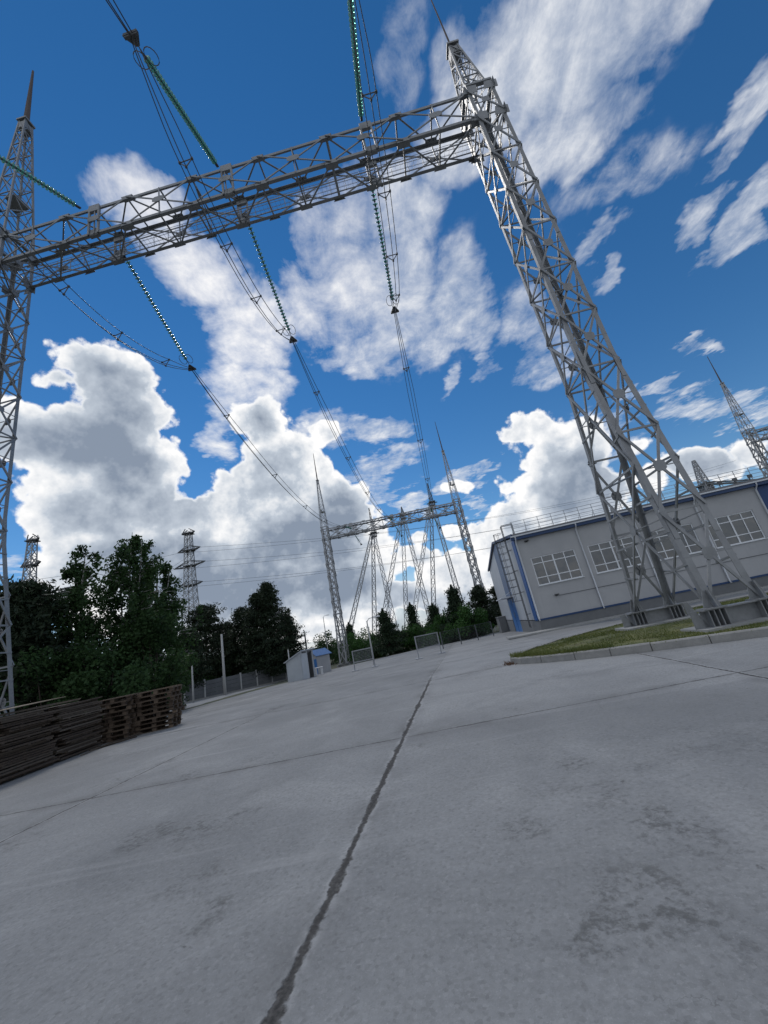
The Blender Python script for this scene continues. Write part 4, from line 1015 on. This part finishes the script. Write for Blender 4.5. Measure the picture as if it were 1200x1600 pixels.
# chain link fence at the right rear with its posts
def mesh_fence(A, B, n, h, label, name='mesh_fence'):
    root = empty(name, (A[0], A[1], 0)); tag(root, label, 'fence', 'wire mesh fences'); A = V((*A[:2], 0)); B = V((*B[:2], 0)); rz = math.atan2(B.y - A.y, B.x - A.x)
    for i in range(n + 1):
        q = A.lerp(B, i / n); mb = MB(); mb.box((q.x - A.x, q.y - A.y, terr(q.x, q.y) + h / 2), .07, .07, h + .1, rz); mb.build('post', M['fence_panel'], root)
    w = MB()
    N = int((B - A).length / .14)
    for i in range(N):
        q = A.lerp(B, i / N); z = terr(q.x, q.y); w.bar((q.x - A.x, q.y - A.y, z + .1), (q.x - A.x, q.y - A.y, z + h), .008, .008)
    for k in range(11):
        z = .1 + (h - .1) * k / 10
        for i in range(n):
            a = A.lerp(B, i / n); b2 = A.lerp(B, (i + 1) / n); w.bar((a.x - A.x, a.y - A.y, terr(a.x, a.y) + z), (b2.x - A.x, b2.y - A.y, terr(b2.x, b2.y) + z), .03 if k == 10 else .008, .03 if k == 10 else .008)
    w.build('mesh', M['steel_dark'], root)
a = spot_base(693, 1014); b2 = spot_base(772, 994)
mesh_fence(a, b2, 3, 1.5, 'low wire mesh fence running back to the foot of the right portal leg')
def barrier(pa, pb, h, label):
    A = spot_base(*pa); B = spot_base(*pb); B = A + (B - A).normalized() * (B - A).length; root = empty('mesh_barrier', A); tag(root, label, 'barrier', 'free standing mesh barriers in the yard')
    d = B - A; dn = d.normalized()
    for e in (V((0, 0, 0)), d):
        mb = MB(); mb.bar(e, e + V((0, 0, h)), .07, .07); mb.box(e + V((0, 0, .03)), .5, .5, .06); mb.build('post', M['galv_thin'], root)
    f = MB()
    for z in (h - .03, h * .42): f.bar(V((0, 0, z)), d + V((0, 0, z)), .06, .06)
    f.build('rail', M['galv_thin'], root)
    w = MB(); N = 22
    for i in range(1, N): q = d * (i / N); w.bar(q + V((0, 0, h * .42)), q + V((0, 0, h)), .008, .008)
    for k in range(1, 9): z = h * .42 + h * .58 * k / 9; w.bar(V((0, 0, z)), d + V((0, 0, z)), .008, .008)
    w.build('mesh', M['galv_thin'], root)
barrier((555, 1049), (586, 1042), 1.45, 'left free standing mesh barrier in front of the far portal')
barrier((655, 1030), (690, 1021), 1.5, 'right free standing mesh barrier with a small sign plate')
def lamp_post(px, dist, py, label, r_=.12, head=True, mat='concrete_post'):
    p = under(px, py, dist); h = height_at(p, py) - p.z; root = empty('lamp_post', p); tag(root, label, 'lamp post', 'posts round the yard')
    mb = MB(); mb.smooth = True; mb.tube([(0, 0, -.1), (0, 0, h * .5), (0, 0, h)], r_, 8, r_ * .65); mb.build('pole', M[mat], root)
    if head:
        a = MB(); a.tube([(0, 0, h - .1), (.2, 0, h + .15), (.7, 0, h + .2)], .035, 6); a.build('arm', M['galv_thin'], root)
        l = MB(); l.box((.95, 0, h + .2), .55, .22, .12); l.build('lamp_head', M['white_paint'], root)
lamp_post(346, 47, 991, 'pale concrete post standing in front of the fence and pines', .16, False)
lamp_post(573, 36, 970, 'lamp post beside the left mesh barrier', .08)
lamp_post(505, 80, 964, 'distant lamp post left of the far portal leg', .1)
lamp_post(476, 95, 990, 'dark slim post above the trees left of the hut', .25, False, 'steel_dark')
lamp_post(300, 44, 1040, 'short concrete post by the near end of the fence', .1, False)
lamp_post(450, 42, 1015, 'short concrete post beside the shed', .08, False)

# lean-to shed: pale ribbed end wall, open brown front towards the right
S0 = spot_base(450, 1067); S1 = spot_base(480, 1060)
S1 = S0 + V((math.cos(R(-24)), math.sin(R(-24)), 0)) * 1.8
shed = empty('lean_to_shed', S0, math.atan2(S1.y - S0.y, S1.x - S0.x)); tag(shed, 'pale ribbed lean-to shed with a half open front', 'shed')
W = (S1 - S0).length; h0, h1 = 1.8, 2.5; D = 1.9
e = MB(); e.add([(x, y, z) for y in (0, .06) for x, z in ((0, -.2), (W, -.2), (W, h1), (0, h0))], [(0, 1, 2, 3), (7, 6, 5, 4), (0, 4, 5, 1), (1, 5, 6, 2), (2, 6, 7, 3), (3, 7, 4, 0)]); e.build('end_wall', M['rib_shed'], shed)
e = MB(); e.add([(x, y, z) for y in (D, D + .06) for x, z in ((0, -.2), (W, -.2), (W, h1), (0, h0))], [(0, 1, 2, 3), (7, 6, 5, 4), (0, 4, 5, 1), (1, 5, 6, 2), (2, 6, 7, 3), (3, 7, 4, 0)]); e.box((.03, D / 2, h0 / 2 - .1), .06, D, h0 + .1); e.build('rear_wall', M['plinth'], shed)
e = MB(); e.bar((W + .25, D / 2, h1 + .1), (-.15, D / 2, h0), D + .3, .06, (0, 0, 1)); e.build('roof', M['white_sheet'], shed)
e = MB()
for yy in (.12, D / 2, D - .1): e.bar((W, yy, -.2), (W, yy, h1), .1, .1)
e.box((W, D * .3, 1.1), .05, D * .5, 2.5); e.build('front_panel', M['white_sheet'], shed)
# hut with a blue roof
H0 = spot(478, 50); hut = empty('blue_roofed_hut', H0, R(-36)); tag(hut, 'small grey hut with a bright blue roof and blue door', 'hut')
w_, d_, hh, hr = 1.75, 2.0, 2.1, 2.7
e = MB(); e.add([(x, y, z) for y in (0, d_) for x, z in ((0, -.5), (w_, -.5), (w_, hh), (w_ / 2, hr), (0, hh))], [(0, 1, 2, 3, 4), (9, 8, 7, 6, 5), (0, 4, 9, 5), (1, 6, 7, 2)]); e.build('wall', M['wall'], hut)
e = MB(); e.bar((-.2, d_ / 2, hh - .06), (w_ / 2, d_ / 2, hr + .06), d_ + .5, .06, (0, 0, 1)); e.bar((w_ + .2, d_ / 2, hh - .06), (w_ / 2 + .003, d_ / 2, hr + .063), d_ + .5, .06, (0, 0, 1)); e.build('roof', M['blue_roof'], hut)
e = MB(); e.box((.6, -.03, 1.0), .6, .06, 1.1); e.build('shutter', M['blue_door'], hut)
e = MB(); e.box((1.4, -.03, .8), .5, .06, 1.9); e.build('door', M['blue_door'], hut)
# white table beside the shed
tp = spot(489, 43); tb = empty('white_table', tp + V((0, 0, .0)), R(10)); tag(tb, 'white table standing between the shed and the hut', 'table')
e = MB(); e.box((0, 0, .74), 1.5, .7, .06); e.build('table_top', M['white_paint'], tb)
for sx in (-.6, 0, .6):
    e = MB(); e.box((sx, 0, .36), .22, .5, .7); e.build('leg', M['white_paint'], tb)
# kerb strip along the left edge of the yard
mb = MB()
A = V((-25.5, 37.8, 0)); B = V((-14.5, 57.5, 0))
for i in range(12):
    a = A.lerp(B, i / 12); b3 = A.lerp(B, (i + .985) / 12); mb.bar((a.x, a.y, terr(a.x, a.y) + .06), (b3.x, b3.y, terr(b3.x, b3.y) + .06), .16, .18)
o = mb.build('kerb_strip', M['kerb']); tag(o, 'long low kerb between yard and fence verge', 'kerb', kind='structure')

# ------------------------------------------------------------------ sky
SUN_EL, SUN_AZ = R(52), R(-31)          # azimuth from +Y towards +X
sdir = V((math.sin(SUN_AZ) * math.cos(SUN_EL), math.cos(SUN_AZ) * math.cos(SUN_EL), math.sin(SUN_EL)))
world = bpy.data.worlds.new('World'); scene.world = world; world.use_nodes = True
t = NT(world.node_tree); bg = t.n['Background']
#SKY#
D = t.vmath('NORMALIZE', t.n.new('ShaderNodeTexCoord').outputs['Generated'])
dz = t.sep(D)[2]
sky = t.n.new('ShaderNodeTexSky'); sky.sky_type = 'NISHITA'; sky.sun_disc = False
sky.sun_elevation = SUN_EL; sky.sun_rotation = SUN_AZ; sky.altitude = 300; sky.air_density = 1.0; sky.dust_density = 0.0; sky.ozone_density = 2.0
hs = t.n.new('ShaderNodeHueSaturation'); t.l.new(sky.outputs[0], hs.inputs['Color']); hs.inputs['Saturation'].default_value = 1.32; hs.inputs['Value'].default_value = 1.14
t.l.new(hs.outputs[0], bg.inputs[0]); bg.inputs[1].default_value = .085
def cell(px, py, rx, ry, rot=0.0):
    """a soft ellipse on the celestial sphere: its centre direction, axes and half widths as angles"""
    c = ray(px, py); k = c.dot(fw) / FPX * c.dot(fw) ** .5
    u = (rt * math.cos(R(rot)) + up * math.sin(R(rot))); u = (u - c * u.dot(c)).normalized(); v = c.cross(u)
    rx2, ry2 = rx * k * GROW[0], ry * k * GROW[0]
    x = t.vmath('DOT_PRODUCT', DW[0], tuple(u / rx2), out=1); y = t.vmath('DOT_PRODUCT', DW[0], tuple(v / ry2), out=1)
    return t.math('SQRT', t.math('MULTIPLY_ADD', x, x, t.math('MULTIPLY', y, y))), (rx2 * ry2) ** .5
DW = [D]; GROW = [1.0]
def signed(cells, k=.02):
    acc = None
    for cdef in cells:
        ln, rm = cell(*cdef); f = t.math('MULTIPLY', t.math('SUBTRACT', 1.0, ln), rm)
        acc = f if acc is None else t.math('SMOOTH_MAX', acc, f, k)
    return acc
def soft(cells):
    acc = None
    for cdef in cells:
        w = cdef[-1]; ln, rm = cell(*cdef[:-1]); f = t.ramp(ln, 1.05, .35, 0.0, w)
        acc = f if acc is None else t.math('MAXIMUM', acc, f)
    return acc
# warped direction so that no outline stays an ellipse
w1 = t.vmath('SCALE', t.vmath('SUBTRACT', t.noise(D, 5.0, 3, .55, col=True), (.5, .5, .5)), scale=.026)
DW = [t.vmath('ADD', D, w1)]
GROW[0] = 1.06
CU = [(166, 580, 62, 46), (124, 562, 44, 36), (96, 590, 32, 20), (215, 600, 36, 40), (262, 650, 26, 26), (130, 770, 90, 60), (20, 660, 60, 60), (275, 730, 20, 40), (205, 640, 66, 62), (140, 690, 118, 66), (225, 725, 58, 70), (48, 690, 60, 44), (170, 800, 120, 84), (200, 880, 130, 76), (84, 938, 120, 40),
      (290, 838, 100, 66), (424, 812, 108, 92), (408, 664, 46, 44), (432, 716, 56, 56), (404, 770, 52, 50), (486, 762, 44, 56), (506, 674, 34, 22), (466, 704, 40, 36),
      (520, 838, 84, 66), (540, 786, 40, 38), (330, 940, 190, 70), (480, 930, 120, 64), (575, 850, 46, 36), (560, 910, 66, 40)]
CS = [(714, 760, 26, 10), (702, 830, 24, 15), (657, 838, 19, 10),
      (604, 884, 46, 22), (655, 872, 40, 20), (690, 900, 50, 28), (735, 880, 40, 30), (640, 930, 90, 24), (560, 962, 70, 28), (720, 940, 80, 30), (500, 985, 90, 24)]
CR = [(838, 672, 40, 34), (804, 682, 24, 18), (915, 700, 50, 50), (925, 770, 60, 60), (795, 765, 24, 22), (868, 716, 56, 46), (828, 770, 40, 32), (880, 776, 78, 62), (812, 820, 56, 44), (770, 860, 44, 50), (730, 905, 60, 40),
      (1090, 722, 74, 36), (1012, 742, 40, 32), (1165, 712, 50, 26), (985, 700, 26, 20)]
billow = t.math('ADD', t.math('MULTIPLY', t.math('SUBTRACT', .52, t.voro(DW[0], 15.0, 'F1', 0.0)), .040), t.math('ADD', t.math('MULTIPLY', t.math('SUBTRACT', .5, t.voro(DW[0], 38.0, 'F1', 1.0, .5)), .016), t.math('MULTIPLY', t.math('SUBTRACT', t.noise(D, 30, 6, .66), .5), .030)))
fcu = t.math('ADD', t.math('SMOOTH_MAX', t.math('SMOOTH_MAX', signed(CU, .035), signed(CR, .025), .01), signed(CS, .008), .01), billow)
d_cu = t.ramp(fcu, .0, .011)
# light and shade inside the heaps: sun-side noise difference gives relief
sh = sdir * .018
GROW[0] = 1.0
n1 = t.noise(D, 15, 4, .58); n2 = t.noise(t.vmath('ADD', D, sh), 15, 4, .58); v1 = t.voro(DW[0], 15, 'F1', 1.0, .5); v2 = t.voro(t.vmath('ADD', DW[0], sh), 15, 'F1', 1.0, .5)
relief = t.math('ADD', t.math('MULTIPLY', t.math('SUBTRACT', n1, n2), 1.5), t.math('MULTIPLY', t.math('SUBTRACT', v2, v1), .3))
SHADE = [(160, 600, 100, 64, .7), (192, 660, 80, 70, .7), (130, 690, 130, 66, .92), (205, 735, 70, 80, .78), (40, 690, 80, 52, .7), (268, 792, 90, 60, .62), (404, 668, 44, 40, .5), (428, 742, 60, 60, .42),
         (532, 806, 56, 62, .95), (478, 850, 120, 66, .9), (372, 908, 200, 78, .92), (240, 880, 160, 60, .66), (520, 912, 100, 56, .85), (160, 800, 110, 50, .45), (90, 920, 90, 40, .35),
         (905, 762, 90, 90, .72), (868, 700, 40, 34, .25), (1100, 726, 80, 40, .62), (610, 932, 110, 30, .5), (712, 944, 90, 30, .45), (820, 830, 60, 40, .3)]
shade = soft(SHADE)
shade = t.math('ADD', shade, t.math('MULTIPLY', t.math('SUBTRACT', t.noise(DW[0], 9, 5, .6), .5), .75))
shade = t.math('ADD', t.math('SUBTRACT', shade, relief), t.ramp(fcu, .02, .085, 0, .3))
shade = t.math('MULTIPLY', t.ramp(shade, -.15, 1.15, 0, 1, False), t.ramp(fcu, .002, .02, .0, 1))
c_cu = t.mix(t.ramp(shade, .0, .45, smooth=False), (1.06, 1.05, 1.04), (.56, .62, .70)); c_cu = t.mix(t.ramp(shade, .4, .95, smooth=False), c_cu, (.25, .305, .395))
# thin broken sheets: soft cells frayed by streaky noise on the flat layer they float in
pl_ = t.vmath('SCALE', D, scale=t.math('DIVIDE', 1.0, t.math('MAXIMUM', dz, .12)))
def planept(px, py):
    d = ray(px, py); return V((d.x / d.z, d.y / d.z, 0))
ang = R(80)
st1 = t.noise(t.mapping(pl_, rot=(0, 0, R(8)), sc=(9.0, 4.2, 1)), 1.0, 7, .66, dist=.7)
st2 = t.noise(pl_, 7.5, 7, .66, dist=.25)
st3 = t.noise(pl_, 3.4, 4, .55, dist=.3)
nw = t.math('ADD', t.math('ADD', t.math('MULTIPLY', st1, .27), t.math('MULTIPLY', st2, .45)), t.math('MULTIPLY', st3, .28))
W = [(505, 672, 56, 34, 5, .95), (598, 668, 66, 30, 8, .95), (600, 734, 74, 32, 22, .98), (602, 768, 20, 20, 0, .8), (650, 784, 38, 26, 20, .95), (714, 758, 44, 22, 0, .9), (753, 740, 30, 12, 20, .7), (755, 795, 30, 11, 0, .75), (230, 330, 110, 62, -10, 1.0), (322, 430, 105, 62, -30, 1.0), (396, 520, 84, 84, 0, 1.0), (392, 610, 92, 60, 0, 1.05), (345, 690, 36, 46, 0, .9), (440, 600, 50, 40, 0, .8), (352, 640, 44, 34, 0, .85), (470, 470, 50, 60, 0, .62),
     (545, 430, 95, 150, -15, .72), (620, 455, 88, 150, -8, .9), (566, 556, 74, 36, 0, .85), (640, 330, 66, 70, 0, .95), (500, 380, 50, 74, 0, .62), (710, 470, 64, 110, -12, 1.0), (735, 520, 56, 56, 0, .95), (662, 545, 44, 56, 0, .8), (812, 500, 52, 84, 0, .72), (690, 240, 70, 70, 0, .9),
     (860, 80, 200, 130, 0, 1.15), (760, 150, 120, 100, 0, 1.1), (960, 50, 170, 110, 0, 1.0), (1080, 20, 110, 80, 35, .8), (860, 215, 100, 80, 0, .95), (905, 240, 26, 70, -10, .75), (700, 80, 60, 80, -20, .6), (930, 175, 90, 60, 0, .75),
     (1180, 330, 42, 120, -28, 1.0), (1105, 330, 40, 52, -30, .9), (1150, 170, 26, 110, -38, .78), (1120, 240, 26, 60, -30, .6), (935, 390, 70, 20, 45, .62), (950, 430, 40, 18, 50, .6), (610, 100, 60, 130, -20, .48), (960, 290, 130, 60, 25, .42), (850, 560, 50, 60, 0, .62),
     (1082, 640, 52, 42, 15, .85), (1150, 620, 60, 34, 25, .6), (1190, 655, 40, 40, 0, .8), (1010, 612, 46, 20, 10, .7), (1085, 545, 34, 14, 15, .6), (708, 605, 16, 26, 0, .6), (752, 580, 20, 18, 0, .5), (320, 715, 12, 9, 0, .6), (20, 880, 40, 24, 0, .6), (940, 690, 60, 60, 0, .6)]
DW = [t.vmath('ADD', D, t.vmath('SCALE', t.vmath('SUBTRACT', t.noise(pl_, 2.6, 5, .6, col=True), (.5, .5, .5)), scale=.2))]; GROW[0] = 1.12
fw_ = soft(W)
# unseen sky behind the eye: cloud sheets added to whiten and brighten the light
rear = t.math('MULTIPLY', t.ramp(t.sep(D)[1], .25, -.15), t.ramp(t.noise(D, 2.2, 5, .6), .30, .52))
fw_ = t.math('MAXIMUM', fw_, t.math('MULTIPLY', rear, .9))
dens = t.ramp(t.math('ADD', t.math('MULTIPLY', fw_, .8), t.math('MULTIPLY', t.math('SUBTRACT', nw, .5), 3.0)), .14, 1.12, 0, .97, False)
dens = t.math('MAXIMUM', dens, t.math('MULTIPLY', rear, .8))
dens = t.math('MULTIPLY', dens, t.ramp(fw_, .0, .42))
glow = t.ramp(t.vmath('DOT_PRODUCT', D, tuple(sdir), out=1), .86, .995)
c_w = t.mix(t.ramp(nw, .35, .66), (.56, .62, .72), (.9, .91, .93)); c_w = t.mix(t.math('MULTIPLY', glow, .9), c_w, (1.15, 1.12, 1.08))
low = t.ramp(dz, .02, .17, .85, 0)
def layer(under, fac, colour, strength=1.0):
    b2 = t.n.new('ShaderNodeBackground'); t.l.new(colour, b2.inputs[0]); b2.inputs[1].default_value = strength
    m2 = t.n.new('ShaderNodeMixShader'); t.put(m2, 0, fac); t.l.new(under, m2.inputs[1]); t.l.new(b2.outputs[0], m2.inputs[2]); return m2.outputs[0]
hz = t.mix(t.ramp(t.noise(D, 9, 5, .6), .35, .65), (.34, .42, .54), (.72, .77, .84))
hz = t.mix(t.ramp(t.sep(D)[1], .1, -.2), hz, t.mix(t.ramp(t.noise(D, 7, 5, .65), .42, .66), (.08, .095, .12), (.5, .55, .62)))  # unseen rear horizon band darkened to dim the window reflections
o_ = layer(bg.outputs[0], low, hz)
o_ = layer(o_, dens, c_w)
o_ = layer(o_, d_cu, c_cu)
t.l.new(o_, t.n['World Output'].inputs[0])
world.cycles.sampling_method = 'MANUAL'; world.cycles.sample_map_resolution = 512
#/SKY#
sl = bpy.data.lights.new('sun', 'SUN'); sl.energy = 1.15; sl.angle = R(10); sl.color = (1, .95, .88)
so = bpy.data.objects.new('sun', sl); COL.objects.link(so); so.rotation_mode = 'QUATERNION'; so.rotation_quaternion = sdir.to_track_quat('Z', 'Y')

scene.view_settings.view_transform = 'Standard'; scene.view_settings.look = 'None'; scene.view_settings.exposure = 0; scene.view_settings.gamma = 1
scene.render.engine = 'CYCLES'; scene.cycles.max_bounces = 6; scene.cycles.diffuse_bounces = 3; scene.cycles.transparent_max_bounces = 8
